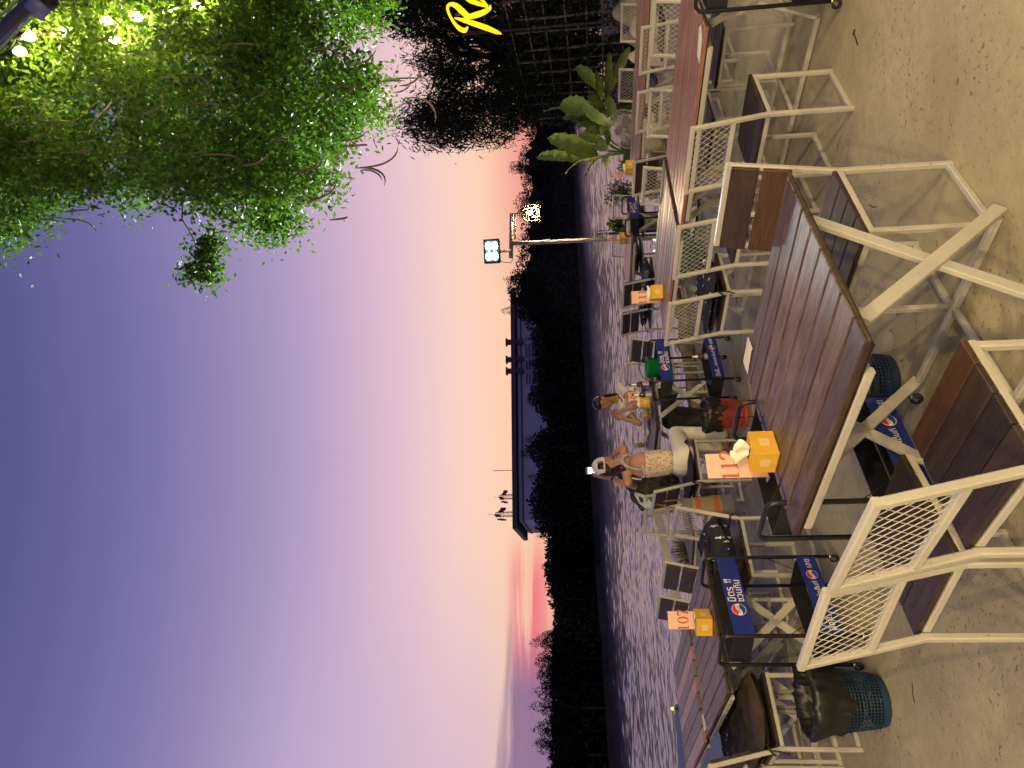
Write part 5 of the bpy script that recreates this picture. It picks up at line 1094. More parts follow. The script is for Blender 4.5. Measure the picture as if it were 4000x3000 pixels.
q = py(2500, 300, 12.9); banana('banana plant with narrow folded leaves near the trellis', (q.x, q.y, -0.12), [lv(1610, 600, 1420, 440, 13.0, .30, .2), lv(1590, 690, 1555, 465, 12.7, .22, 1.0), lv(1640, 640, 1640, 345, 13.1, .22, .8), lv(1690, 560, 1780, 310, 12.6, .20, .5), lv(1640, 690, 1640, 560, 12.4, .22, 1.1, BD), lv(1700, 520, 1720, 440, 12.5, .18, .9, BD), lv(1620, 700, 1520, 620, 12.6, .2, .9, BD)])
# blue strip of tarpaulin behind the chair
p = py(2455, 250, 11.6); o = MB().box((0, 0, 0.2), (0.5, 0.06, 0.40)).build('tarpaulin', mottled('blue_tarpaulin', (0.02, 0.04, 0.14), (0.04, 0.07, 0.2), 9, 0.6, 0.5), bevel=0.02); o.location = (p.x, p.y + 0.3, -0.12); o.rotation_euler = (0, 0, R(30)); tag(o, 'folded blue tarpaulin behind the far right chair', 'tarpaulin')

# ------------------------------------------------------------------ bamboo trellis with creepers, script sign, willow
pr_, pl_ = py(1955, -30, 12.4), py(2072, 466, 15.6); t = thing('bamboo_trellis', 'bamboo lattice fence overgrown with creepers at the right', 'trellis', (pr_.x, pr_.y, -0.12)); O_ = Vector((pr_.x, pr_.y, -0.12)); dA = Vector((pl_.x - pr_.x, pl_.y - pr_.y, 0)); hr, hl = pr_.z + 0.12, pl_.z + 0.12
def TP_(u, v): return dA * u + Vector((0, 0, (hr + (hl - hr) * u) * v))
def cane(p0, p1, r=0.022): 
    mb = MB(); n = 7; pts = []; rr = []
    for k in range(n + 1):
        q = k / n; c = p0.lerp(p1, q) + Vector((rnd.uniform(-1, 1), rnd.uniform(-1, 1), 0)) * 0.012; pts += [c]; rr += [r * rnd.uniform(0.85, 1.15)]
    mb.tube(pts, 0, 6, True, rr); mb.build('bamboo_cane', M['bamboo'], t, True)
for k in range(-4, 11): u = k / 10 + rnd.uniform(-0.02, 0.02); cane(TP_(u, 0) + Vector((0, -0.03, 0)), TP_(u + rnd.uniform(-0.02, 0.02), rnd.uniform(0.92, 1.03)) + Vector((0, -0.03, 0)))
for k in range(8): v = 0.06 + k * 0.134; cane(TP_(-0.4, v + rnd.uniform(-.02, .02)), TP_(1.0, v + rnd.uniform(-.02, .02)), 0.018)
for u0, v0, u1, v1 in ((0.2, 0.1, 0.55, 0.5), (0.75, 0.05, 0.35, 0.35), (0.0, 0.4, 0.3, 0.1), (0.6, 0.55, 0.95, 0.2)): cane(TP_(u0, v0) + Vector((0.02, -0.07, 0)), TP_(u1, v1) + Vector((0.02, -0.07, 0)), 0.016)
P = []
for _ in range(15000):
    u = rnd.uniform(-0.4, 1.0); v = rnd.uniform(0.0, 1.06)
    if noise.noise(Vector((u * 7, v * 5, 1.7))) + 0.35 * v - 0.02 > 0.02 or rnd.random() < 0.22: c = TP_(u, v) + Vector((rnd.gauss(0, 0.05), rnd.gauss(0.12, 0.16), rnd.gauss(0, 0.04))); P.append(tuple(c))
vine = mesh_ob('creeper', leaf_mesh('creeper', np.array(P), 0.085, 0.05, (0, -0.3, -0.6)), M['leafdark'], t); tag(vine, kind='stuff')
# script sign: strokes traced as thick ribbons on a plane in front of the trellis
SY = 11.9; t0 = py(1880, 60, SY); t = thing('script_sign', 'glowing yellow script sign beginning with R in front of the dark trees', 'sign', (t0.x, t0.y, -0.12)); So = Vector((t0.x, t0.y, -0.12))
m_neon = glow('yellow_sign_face', (1.0, 0.60, 0.012), 1.75); m_neon2 = glow('amber_sign_edge', (1.0, 0.34, 0.0), 0.9)
gz = lambda x, y: (1700 + x * 0.1808, y * 0.1808); s_px = SY / F_PX * 0.1808
def letter(nm, pts, ws, dy=0.0):
    # resample with Catmull-Rom, ribbon with depth
    P_ = [Vector((*gz(*p), 0)) for p in pts]; out = []; wo = []
    for i in range(len(P_) - 1):
        p0, p1, p2, p3 = P_[max(i - 1, 0)], P_[i], P_[i + 1], P_[min(i + 2, len(P_) - 1)]
        for k in range(6):
            q = k / 6; out.append(0.5 * ((2 * p1) + (p2 - p0) * q + (2 * p0 - 5 * p1 + 4 * p2 - p3) * q * q + (3 * p1 - p0 - 3 * p2 + p3) * q ** 3)); wo.append(ws[i] + (ws[i + 1] - ws[i]) * q)
    out.append(P_[-1]); wo.append(ws[-1]); n = len(out); Lp, Rp = [], []
    for i in range(n):
        d = (out[min(i + 1, n - 1)] - out[max(i - 1, 0)]).normalized(); nn_ = Vector((-d.y, d.x, 0)); h = wo[i] * 0.1808 / 2; Lp.append(out[i] + nn_ * h); Rp.append(out[i] - nn_ * h)
    def W3(v, dep): return py(v.x, v.y, SY + dy + dep) - So
    mb = MB(); Fv = [W3(v, 0) for v in Lp] + [W3(v, 0) for v in Rp]; mb.add(Fv, [(i, i + 1, n + i + 1, n + i) for i in range(n - 1)])
    ob = mb.build('letter_face', m_neon, t); sd = MB(); ring_ = Lp + Rp[::-1]; a_ = [W3(v, 0.002) for v in ring_]; b_ = [W3(v, 0.07) for v in ring_]; m_ = len(ring_); sd.add(a_ + b_, [(i, (i + 1) % m_, m_ + (i + 1) % m_, m_ + i) for i in range(m_)] + [(m_ + i, m_ + i + 1, m_ + m_ - 2 - i, m_ + m_ - 1 - i) for i in range(m_ // 2 - 1)]); sd.build('letter_side', m_neon2, ob)
letter('a', [(415, 385), (600, 435), (850, 515), (1100, 600), (1320, 690), (1438, 735)], [24, 90, 118, 122, 92, 12])
letter('b', [(705, 575), (640, 655), (540, 625), (430, 520), (345, 390), (280, 250), (272, 140), (340, 90), (450, 125), (580, 240), (735, 385)], [20, 110, 104, 70, 58, 56, 66, 84, 118, 138, 118], 0.02)
letter('c', [(700, 372), (880, 325), (1050, 262), (1170, 185), (1192, 112)], [104, 134, 122, 84, 20], 0.03)
letter('d', [(640, -60), (760, 20), (930, 75), (1135, 150)], [60, 92, 104, 40], 0.0)
letter('e', [(930, -70), (1020, 10), (1080, 70), (1140, 130)], [60, 60, 50, 30], 0.01)
for x, y in ((1812, 55), (1890, 96), (1838, 20)): p = py(x, y, SY + 0.07) - So; MB().tube([p, p + Vector((0.25, 1.2, -0.1))], 0.012, 6).build('bracket', M['black'], t)
MB().tube([(0.35, 1.25, 0), (0.35, 1.25, 3.6)], 0.03, 8).build('pole', M['black'], t); MB().tube([py(1812, 55, SY + 0.07) - So + Vector((0.25, 1.2, -0.1)), (0.35, 1.25, 3.2)], 0.015, 6).build('bracket', M['black'], t)
# willow behind the trellis
DP = [(1400, -200), (1440, 30), (1520, 135), (1600, 150), (1655, 250), (1700, 350), (1650, 420), (1590, 470), (1665, 585), (1730, 555), (1810, 570), (1885, 603), (1930, 555), (1990, 525), (2030, 450), (2140, 400), (2200, 200), (2200, -200)]
dpv = [(a_, b_) for a_, b_ in DP]; tb = Vector((8.6, 18.0, -0.12)); t = thing('willow_tree', 'large dark willow with hanging narrow leaves behind the trellis', 'tree', tb)
mb = MB(); tops = []; branch_tubes(mb, (0, 0, 0), (-0.3, -0.6, 3.2), 0.34, 0.24, 0, 6, 0.08, 10)
CL = []
while len(CL) < 360:
    x, y = rnd.uniform(1400, 2200), rnd.uniform(-200, 605)
    if not inside(Vector((x, y, 0)), dpv): continue
    gap = (x - 1860) ** 2 / 70 ** 2 + (y - 190) ** 2 / 55 ** 2; gap2 = (x - 1900) ** 2 / 40 ** 2 + (y - 500) ** 2 / 40 ** 2
    if gap < 1 or gap2 < 1: continue
    CL.append(py(x, y, rnd.uniform(14.6, 19.0)) - tb)
for c in rnd.sample(CL, 46): branch_tubes(mb, (-0.3 + rnd.uniform(-.2, .2), -0.6, rnd.uniform(2.2, 3.2)), c, 0.07, 0.012, 0.35, 6, 0.1, 5)
mb.build('trunk', M['bark'], t, True)
P = []; Dn = []
for c in CL:
    n_ = 150; a_ = rnd.uniform(0, 6.28); dr = np.array([math.cos(a_) * 0.45, math.sin(a_) * 0.45, -1.0])
    q = nr.normal(size=(n_, 3)) * np.array([0.11, 0.16, 0.30]) + np.asarray(c); P.append(q); Dn.append(np.repeat(dr[None] * 0.95, n_, 0))
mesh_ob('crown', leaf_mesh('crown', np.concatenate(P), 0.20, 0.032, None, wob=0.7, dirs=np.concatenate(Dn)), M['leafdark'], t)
# dense dark hedge below the willow, behind the trellis
P = []
for _ in range(9000): x, y = rnd.uniform(2040, 2330), rnd.uniform(-250, 480); P.append(tuple(py(x, y, rnd.uniform(15.5, 18.5))))
P = [p for p in P if p[2] > -0.1]
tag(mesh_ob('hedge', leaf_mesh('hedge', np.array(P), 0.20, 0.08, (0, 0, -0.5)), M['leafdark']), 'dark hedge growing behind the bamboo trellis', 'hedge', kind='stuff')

# ------------------------------------------------------------------ the overhanging tree at the upper right
CP = [(-900, 1300), (-900, -900), (1500, -900), (1490, 10), (1440, 75), (1330, 150), (1290, 205), (1400, 265), (1478, 330), (1520, 395), (1440, 475), (1340, 490), (1275, 575), (1345, 640), (1340, 755), (1265, 775), (1160, 725), (1020, 725), (1120, 850), (1085, 940), (1010, 925), (850, 795), (790, 850), (715, 780), (670, 725), (540, 830), (490, 760), (400, 725), (310, 760), (255, 690), (180, 780), (110, 885), (0, 915), (-300, 1050)]
tb = Vector((4.1, 4.6, 0)); t = thing('overhanging_tree', 'leafy green tree with long curled seed pods overhanging the upper right', 'tree', tb)
mb = MB(); branch_tubes(mb, (0, 0, 0), (-0.1, 0.1, 2.6), 0.17, 0.12, 0, 6, 0.04, 12)
CL = []
while len(CL) < 820:
    x, y = rnd.uniform(-700, 1500), rnd.uniform(-700, 1250)
    if not inside(Vector((x, y, 0)), CP): continue
    if (x - 1330) ** 2 / 100 ** 2 + (y - 180) ** 2 / 60 ** 2 < 1: continue
    if (x < -150 or y < -150) and rnd.random() < 0.6: continue
    p = py(x, y, rnd.uniform(4.15, 6.4)) - tb
    CL.append((p, 1.0))
for k in range(7): CL.append((py(rnd.uniform(735, 835), rnd.uniform(925, 1085), 4.9) - tb, 0.55))
hub = [Vector((-0.15, 0.1, 2.6)), Vector((-0.6, 0.3, 3.6)), Vector((-1.2, 0.6, 4.4)), Vector((-0.4, 1.2, 3.9)), Vector((-1.0, -0.4, 4.2))]
for h in hub[1:]: branch_tubes(mb, hub[0], h, 0.10, 0.05, 0.05, 6, 0.06, 8)
for c, _ in rnd.sample(CL[:820], 36): h = min(hub[1:], key=lambda q: (q - c).length); branch_tubes(mb, h, c, 0.018, 0.004, 0.12, 6, 0.07, 5)
tw = py(775, 985, 4.9) - tb; branch_tubes(mb, py(700, 760, 4.9) - tb, tw, 0.008, 0.004, 0.02, 5, 0.02, 5)
mb.build('trunk', M['bark'], t, True)
P = []
for c, s in CL: n_ = int(215 * (0.5 + 0.5 * s)); P.append(nr.normal(size=(n_, 3)) * 0.092 * s * np.array([1, 1, 1.1]) + np.asarray(c))
mesh_ob('crown', leaf_mesh('crown', np.concatenate(P), 0.049, 0.025, (0, 0, -0.45), 0.25, wob=0.9), M['leaf'], t)
PODS = [(1540, 350), (1560, 385), (1480, 300), (1330, 560), (1400, 640), (1410, 655), (1260, 850), (1180, 800), (500, 190), (455, 210), (330, 190), (420, 175), (60, 470), (20, 500), (130, 480), (90, 560), (700, 290), (640, 300), (850, 170), (930, 140), (880, 250), (760, 380), (560, 450), (600, 560), (900, 420), (1000, 350), (1100, 300), (1150, 420), (1220, 500), (1280, 420), (1050, 560), (960, 640), (1150, 660), (1080, 780), (280, 620), (200, 560), (380, 560), (480, 600), (210, 840), (160, 860), (700, 600), (820, 600), (1360, 260), (1230, 200), (1300, 330)]
for x, y in PODS:
    for _ in range(2 if rnd.random() < 0.5 else 1):
        p = py(x + rnd.uniform(-25, 25), y + rnd.uniform(-25, 25), rnd.uniform(4.0, 4.6)) - tb; L = rnd.uniform(0.18, 0.34); a_ = rnd.uniform(0, 6.28); h = Vector((math.cos(a_), math.sin(a_) * 0.5, 0)); pts = []; c = rnd.uniform(0.8, 2.4) * rnd.choice((-1, 1)); ph = 0.0; q = Vector((0, 0, 0))
        for k in range(9): pts.append(p + q); ph = c * (k / 8) ** 1.4; q = q + (Vector((0, 0, -1)) * math.cos(ph) + h * math.sin(ph)) * (L / 8)
        MB().tube(pts, 0, 5, True, [0.002, 0.005, 0.0062, 0.0066, 0.0066, 0.0062, 0.0055, 0.0035, 0.001]).build('seed_pod', M['pod'], t, True)
# ------------------------------------------------------------------ the two women
def hand_caps(wrist, palm, fdir, side, curl):
    """palm and five fingers: fdir = where the fingers point, side = towards the thumb, curl = direction they bend"""
    w, p = Vector(wrist), Vector(palm); f = Vector(fdir).normalized(); s = Vector(side).normalized(); c = Vector(curl).normalized(); caps = [(w, 0.022, p, 0.030), (p - s * 0.018, 0.02, p + s * 0.018, 0.02)]
    for k, (o, L) in enumerate(((0.028, 0.066), (0.010, 0.074), (-0.009, 0.068), (-0.027, 0.052))):
        a = p + s * o + f * 0.028; b = a + f * (L * 0.5) + c * 0.008; d = b + (f * 0.25 + c * 0.75).normalized() * (L * 0.5); caps += [(a, 0.0095, b, 0.009), (b, 0.009, d, 0.0078)]
    a = p + s * 0.03 - f * 0.012; b = a + (s * 0.8 + f * 0.5).normalized() * 0.036; caps += [(a, 0.011, b, 0.010), (b, 0.010, b + (f * 0.8 + c * 0.5).normalized() * 0.03, 0.0085)]
    return caps
def ell(c, rx, ry, rz, M3=None):
    S = Matrix.Diagonal((rx, ry, rz)); return (c, 1.0, c, 1.0, (M3 @ S) if M3 is not None else S)
# --- woman in the white cap, seen from behind, photographing
Y0 = 6.80
pel, wst, cst, nck = py(2672, 1800, 6.78), py(2590, 1806, 6.79), py(2505, 1815, 6.80), py(2428, 1808, 6.86)
hd = py(2362, 1822, 6.97); shL, shR = py(2452, 1884, 6.80), py(2436, 1757, 6.92)
elL, wrL, paL = py(2478, 1899, 7.02), py(2384, 1869, 7.16), py(2340, 1857, 7.22); elR, wrR, paR = py(2432, 1742, 7.08), py(2392, 1783, 7.19), py(2345, 1812, 7.24)
hipL, hipR = pel + Vector((-0.06, 0.08, 0)), pel + Vector((0.07, -0.05, 0)); knR, knL = py(2640, 1694, 7.12), py(2650, 1742, 7.28); anR, anL = pz(2838, 1692, 0.09), pz(2822, 1745, 0.09)
t = thing('person', 'woman in white cap and floral top, seen from behind, holding up a phone', 'person', (pel.x, pel.y, 0.009)); off = Vector((pel.x, pel.y, 0.009)); rl = lambda v: Vector(v) - off
fA = Vector((0.809, 0.588, 0)); rA = Vector((0.588, -0.809, 0)); Bz = Matrix((rA, fA, Vector((0, 0, 1)))).transposed()
caps = [ell(rl(pel), 0.16, 0.115, 0.11, Bz), ell(rl(wst), 0.145, 0.100, 0.10, Bz), ell(rl(cst), 0.165, 0.108, 0.13, Bz), (rl(shL), 0.046, rl(shR), 0.046), (rl(cst), 0.10, rl(nck), 0.052), (rl(nck), 0.047, rl(hd), 0.05), ell(rl(hd), 0.077, 0.094, 0.112, Bz), ell(rl(hd) + fA * 0.03 - Vector((0, 0, 0.045)), 0.058, 0.068, 0.075, Bz), (rl(hd) + fA * 0.092 - Vector((0, 0, 0.012)), 0.012, rl(hd) + fA * 0.102 - Vector((0, 0, 0.03)), 0.014),
        (rl(shL), 0.044, rl(elL), 0.036), (rl(elL), 0.036, rl(wrL), 0.023), (rl(shR), 0.044, rl(elR), 0.036), (rl(elR), 0.036, rl(wrR), 0.023)]
for s in (-1, 1): caps.append(ell(rl(hd) + rA * (s * 0.078) - Vector((0, 0, 0.012)), 0.008, 0.018, 0.03, Bz))
upv = Vector((0, 0, 1)); caps += hand_caps(rl(wrL), rl(paL), upv + rA * 0.2, rA, rA * 0.8 - fA * 0.2); caps += hand_caps(rl(wrR), rl(paR), upv - rA * 0.2, -rA, -rA * 0.8 - fA * 0.2)
for an, kn in ((anL, knL), (anR, knR)): caps += [(rl(kn), 0.05, rl(an), 0.036), (rl(an) - Vector((0, 0, 0.045)), 0.032, rl(an) + fA * 0.15 - Vector((0, 0, 0.062)), 0.024)]
caps += [(rl(hipL), 0.08, rl(knL), 0.055), (rl(hipR), 0.08, rl(knR), 0.055)]
mesh_ob('body', blob(caps, 0.009, 5), M['skin'], t)
m_flor = mat('floral_fabric', (0.6, 0.55, 0.45), 0.85); n, b = nodes(m_flor); tcn = n.add('ShaderNodeTexCoord'); vo = n.add('ShaderNodeTexVoronoi'); n.link(tcn.outputs['Object'], vo.inputs['Vector']); vo.inputs['Scale'].default_value = 42
cs = n.add('ShaderNodeSeparateColor'); n.link(vo.outputs['Color'], cs.inputs[0]); fl = n.ramp(cs.outputs[0], [(0.0, (0.62, 0.20, 0.04)), (0.35, (0.70, 0.33, 0.06)), (0.6, (0.55, 0.16, 0.10)), (0.8, (0.16, 0.24, 0.34)), (1.0, (0.30, 0.30, 0.12))], 'CONSTANT')
pet = n.math('LESS_THAN', vo.outputs['Distance'], n.mapr(cs.outputs[1], 0, 1, 0.16, 0.46)); n.link(n.mix(pet, (0.70, 0.62, 0.48, 1), fl), b.inputs['Base Color'])
topc = [ell(rl(wst).lerp(rl(cst), q_) + Vector((0, 0, -0.03)), 0.163 + 0.014 * q_, 0.119 + 0.006 * q_, 0.10, Bz) for q_ in (0.0, 0.2, 0.4, 0.6, 0.8)]
mesh_ob('floral_top', blob(topc, 0.010, 12), m_flor, t)
for s in (-1, 1):
    st_ = MB(); st_.tube([rl(cst) + Bz @ Vector((s * x, y, z)) for x, y, z in ((0.098, -0.108, 0.0), (0.098, -0.104, 0.05), (0.100, -0.088, 0.11), (0.104, -0.062, 0.160), (0.106, -0.02, 0.190), (0.106, 0.03, 0.18), (0.10, 0.08, 0.10))], 0.0085, 8); st_.build('strap', M['paleblue'], t, True)
nk = MB(); nk.tube([rl(cst) - Vector((0, 0, 0.012)) + Bz @ Vector((0.128 * math.sin(R(g)), -0.112 * math.cos(R(g)) - 0.004, 0.038 * (abs(math.sin(R(g))) ** 2) - 0.01)) for g in range(-80, 81, 10)], 0.011, 8); nk.build('neck_binding', M['paleblue'], t, True)
pan = [ell(rl(pel) + Vector((0, 0, 0.015)), 0.178, 0.135, 0.125, Bz), (rl(hipL), 0.105, rl(knL), 0.078), (rl(hipR), 0.105, rl(knR), 0.08), (rl(knL), 0.076, rl(anL) + Vector((0, 0, 0.05)), 0.062), (rl(knR), 0.078, rl(anR) + Vector((0, 0, 0.05)), 0.064), ell(rl(pel) + Vector((0, 0, 0.085)), 0.142, 0.112, 0.05, Bz)]
mesh_ob('trousers', blob(pan, 0.012, 4), M['cream'], t)
for an in (anL, anR): mesh_ob('sandal', MB().box(rl(an) + fA * 0.06 - Vector((0, 0, 0.088)), (0.09, 0.24, 0.018), Bz).mesh('sandal', False, 0.006), M['leather'], t)
hr_ = [ell(rl(hd) - fA * 0.022 + Vector((0, 0, -0.005)), 0.083, 0.088, 0.112, Bz), (rl(hd) - fA * 0.07 - Vector((0, 0, 0.07)), 0.05, rl(nck) - fA * 0.05 + Vector((0, 0, 0.0)), 0.042), (rl(nck) - fA * 0.05, 0.04, rl(nck) - fA * 0.085 - Vector((0, 0, 0.085)) - rA * 0.03, 0.02), (rl(nck) - fA * 0.07, 0.026, rl(nck) - fA * 0.09 - Vector((0, 0, 0.13)) + rA * 0.0, 0.008)]
mesh_ob('hair', blob(hr_, 0.009, 3), M['hair'], t)
Bc = Matrix((Vector((math.sin(R(104)), -math.cos(R(104)), 0)), hrot(104), Vector((0, 0, 1)))).transposed()
cp = MB(); hc = rl(hd) + Vector((0, 0, 0.018)); rows = []
for i in range(10):
    ph = R(90 * i / 9); 
    for k in range(28):
        a_ = 2 * math.pi * k / 28; v = Vector((0.096 * math.sin(ph) * math.cos(a_), 0.112 * math.sin(ph) * math.sin(a_), 0.112 * math.cos(ph) - 0.012 * (i == 9))); cp.v.append(tuple(hc + Bc @ v))
for i in range(9):
    for k in range(28):
        if i >= 6 and 19 <= k <= 22 and i < 9: continue          # the gap above the strap at the back
        cp.f.append((i * 28 + k, (i + 1) * 28 + k, (i + 1) * 28 + (k + 1) % 28, i * 28 + (k + 1) % 28)); cp.mi.append(0)
capo = cp.build('cap', M['cap'], t, True)
mb = MB(); mb.tube([hc + Bc @ Vector((0.098 * math.cos(R(g)), 0.114 * math.sin(R(g)), -0.012)) for g in range(225, 316, 10)], 0.009, 6); mb.build('cap_strap', M['cap'], capo, True)
br = MB(); n = 12; brp = [(0.09 * math.cos(R(g)), 0.10 * math.sin(R(g))) for g in range(15, 166, 15)]; outp = [(0.085 * math.cos(R(g)), 0.10 + 0.085 * math.sin(R(g))) for g in range(15, 166, 15)]; m_ = len(brp)
br.add([hc + Bc @ Vector((x, y, 0.0)) for x, y in brp] + [hc + Bc @ Vector((x, y, -0.022)) for x, y in outp] + [hc + Bc @ Vector((x, y, 0.004)) for x, y in brp] + [hc + Bc @ Vector((x, y, -0.018)) for x, y in outp], [(i, i + 1, m_ + i + 1, m_ + i) for i in range(m_ - 1)] + [(2 * m_ + i, 3 * m_ + i, 3 * m_ + i + 1, 2 * m_ + i + 1) for i in range(m_ - 1)] + [(m_ + i, m_ + i + 1, 3 * m_ + i + 1, 3 * m_ + i) for i in range(m_ - 1)]); br.build('cap_brim', M['cap'], capo, True)
mb = MB(); wv = (rl(wrL) - rl(elL)).normalized(); mb.tube([rl(wrL) - wv * 0.03 - wv * 0.008, rl(wrL) - wv * 0.03 + wv * 0.008], 0.029, 12); mb.build('wristwatch', M['black'], t, True)
# phone held up
ph = py(2316, 1838, 7.27); t = thing('phone', 'phone with a bright screen held up above the white cap', 'phone', ph, R(30)); t.rotation_euler = (R(-8), 0, R(14))
MB().box((0, 0, 0), (0.074, 0.008, 0.150)).build('case', mat('pale_phone_case', (0.6, 0.58, 0.58), 0.4), t, bevel=0.003); MB().box((0, -0.0045, -0.008), (0.066, 0.001, 0.122)).build('screen', glow('phone_screen_glow', (0.86, 0.84, 1.0), 2.2), t); MB().box((0, -0.0045, 0.064), (0.066, 0.001, 0.018)).build('screen_bar', M['black'], t); MB().box((0.0, -0.0052, 0.046), (0.008, 0.0006, 0.008)).build('shutter_mark', glow('red_mark', (1, 0.05, 0.08), 1.0), t)
# --- woman in the white t-shirt, facing the viewer's left, chin on her hands
hd = py(2352, 1574, 8.70); nck = py(2405, 1560, 8.83); shL, shR = py(2424, 1512, 9.0), py(2434, 1604, 8.74); cst = py(2472, 1556, 8.88); wst = py(2560, 1545, 8.98); pel = py(2610, 1535, 9.02)
elL, elR = py(2489, 1584, 8.38), py(2499, 1655, 8.34); paL, paR = py(2408, 1612, 8.52), py(2418, 1630, 8.48); wrL, wrR = elL.lerp(paL, 0.82), elR.lerp(paR, 0.82)
knL, knR = py(2606, 1606, 8.60), py(2612, 1650, 8.52); anL, anR = pz(2742, 1618, 0.10), pz(2752, 1648, 0.10)
t = thing('person', 'woman in a white t-shirt with red trim resting her chin on her hands', 'person', (pel.x, pel.y, 0.009)); off = Vector((pel.x, pel.y, 0.009)); rl = lambda v: Vector(v) - off
fB = hrot(226); rB = Vector((fB.y, -fB.x, 0)); Bb = Matrix((rB, fB, Vector((0, 0, 1)))).transposed(); hx = Matrix.Rotation(R(-16), 3, 'X'); Bh = Matrix((Vector((math.sin(R(236)), -math.cos(R(236)), 0)), hrot(236), Vector((0, 0, 1)))).transposed() @ hx
fh, rh, uh = Bh @ Vector((0, 1, 0)), Bh @ Vector((1, 0, 0)), Bh @ Vector((0, 0, 1))
caps = [ell(rl(pel), 0.155, 0.11, 0.11, Bb), ell(rl(wst), 0.12, 0.09, 0.10, Bb), ell(rl(cst), 0.155, 0.105, 0.13, Bb), (rl(shL), 0.046, rl(shR), 0.046), (rl(cst), 0.095, rl(nck), 0.05), (rl(nck), 0.046, rl(hd), 0.05),
        ell(rl(hd), 0.074, 0.092, 0.108, Bh), ell(rl(hd) + fh * 0.035 - uh * 0.05, 0.054, 0.058, 0.066, Bh), (rl(hd) + fh * 0.086 + uh * 0.005, 0.010, rl(hd) + fh * 0.106 - uh * 0.022, 0.0145), (rl(hd) + fh * 0.088 - uh * 0.055 - rh * 0.016, 0.0085, rl(hd) + fh * 0.088 - uh * 0.055 + rh * 0.016, 0.0085), (rl(hd) + fh * 0.078 - uh * 0.092, 0.018, rl(hd) + fh * 0.07 - uh * 0.09, 0.02),
        (rl(shL), 0.042, rl(elL), 0.035), (rl(elL), 0.036, rl(wrL), 0.023), (rl(shR), 0.042, rl(elR), 0.035), (rl(elR), 0.036, rl(wrR), 0.023), (rl(pel), 0.1, rl(knL), 0.055), (rl(pel), 0.1, rl(knR), 0.055), (rl(knL), 0.05, rl(anL), 0.036), (rl(knR), 0.05, rl(anR), 0.036)]
for an in (anL, anR): caps.append((rl(an) - Vector((0, 0, 0.05)), 0.033, rl(an) + fB * 0.15 - Vector((0, 0, 0.07)), 0.024))
for s in (-1, 1): caps.append(ell(rl(hd) + rh * (s * 0.076) - uh * 0.012 - fh * 0.006, 0.009, 0.02, 0.031, Bh)); caps.append(ell(rl(hd) + rh * (s * 0.034) + fh * 0.079 + uh * 0.018, 0.02, 0.01, 0.008, Bh)); caps.append(ell(rl(hd) + rh * (s * 0.045) + fh * 0.062 - uh * 0.03, 0.022, 0.018, 0.022, Bh))
caps += hand_caps(rl(wrL), rl(paL), Vector((0, 0, 1)) - fB * 0.3, -rB, rB); caps += hand_caps(rl(wrR), rl(paR), Vector((0, 0, 1)) - fB * 0.2, rB, -rB)
mesh_ob('body', blob(caps, 0.008, 4), M['skin'], t)
m_dark = mat('dark_eye', (0.015, 0.01, 0.008), 0.4); m_lip = mat('lips', (0.36, 0.10, 0.08), 0.45)
for s in (-1, 1):
    mb = MB(); mb.tube([rl(hd) + rh * (s * (0.034 + 0.017 * math.cos(R(g)))) + fh * (0.0895 - 0.006 * abs(math.cos(R(g)))) + uh * (0.008 - 0.005 * math.sin(R(g))) for g in range(0, 181, 20)], 0.0026, 5); mb.build('eye', m_dark, t, True)
    mb = MB(); mb.tube([rl(hd) + rh * (s * (0.034 + x)) + fh * (0.088 - abs(x) * 0.3) + uh * (0.034 + 0.003 * math.cos(x * 80)) for x in (-0.02, -0.01, 0, 0.01, 0.02)], 0.0032, 5); mb.build('eyebrow', M['hair'], t, True)
mb = MB(); mb.tube([rl(hd) + rh * x + fh * (0.0965 - abs(x) * 0.35) - uh * (0.055 + abs(x) * 0.1) for x in (-0.024, -0.012, 0, 0.012, 0.024)], 0.0055, 6); mb.build('mouth', m_lip, t, True)
hr_ = [ell(rl(hd) - fh * 0.022 + uh * 0.014, 0.082, 0.090, 0.110, Bh), ell(rl(hd) + uh * 0.06 + fh * 0.012, 0.072, 0.076, 0.062, Bh), (rl(hd) - fh * 0.095 - uh * 0.005, 0.034, rl(hd) - fh * 0.125 - uh * 0.10, 0.026), (rl(hd) - fh * 0.125 - uh * 0.10, 0.026, rl(nck) - fB * 0.10 - Vector((0, 0, 0.05)), 0.012)]
mesh_ob('hair', blob(hr_, 0.008, 3), M['hair'], t)
def lp3(a, b, q): return rl(a).lerp(rl(b), q)
sh_ = [ell(rl(wst), 0.158, 0.122, 0.12, Bb), ell(rl(cst), 0.178, 0.125, 0.15, Bb), (rl(shL), 0.06, rl(shR), 0.06), (rl(cst), 0.11, lp3(cst, nck, 0.72), 0.066), (rl(shL), 0.062, lp3(shL, elL, 0.44), 0.062), (rl(shR), 0.062, lp3(shR, elR, 0.44), 0.062), ell(rl(pel) + Vector((0, 0, 0.08)), 0.15, 0.12, 0.06, Bb)]
shirt = mesh_ob('t_shirt', blob(sh_, 0.010, 4), M['tshirt'], t)
for a_, b_ in ((shL, elL), (shR, elR)): d = (rl(b_) - rl(a_)).normalized(); c = lp3(a_, b_, 0.44) + d * 0.052; MB().tube([c - d * 0.012, c + d * 0.012], 0, 18, False, [0.064, 0.061]).build('sleeve_trim', M['redtrim'], shirt, True)
nb_ = rl(nck) - Vector((0, 0, 0.005)); MB().tube([nb_ + Bb @ Vector((0.066 * math.cos(R(g)), 0.066 * math.sin(R(g)) + 0.012, -0.03 - 0.045 * max(0, math.sin(R(g))) )) for g in range(0, 361, 15)], 0.009, 8, False).build('collar_trim', M['redtrim'], shirt, True)
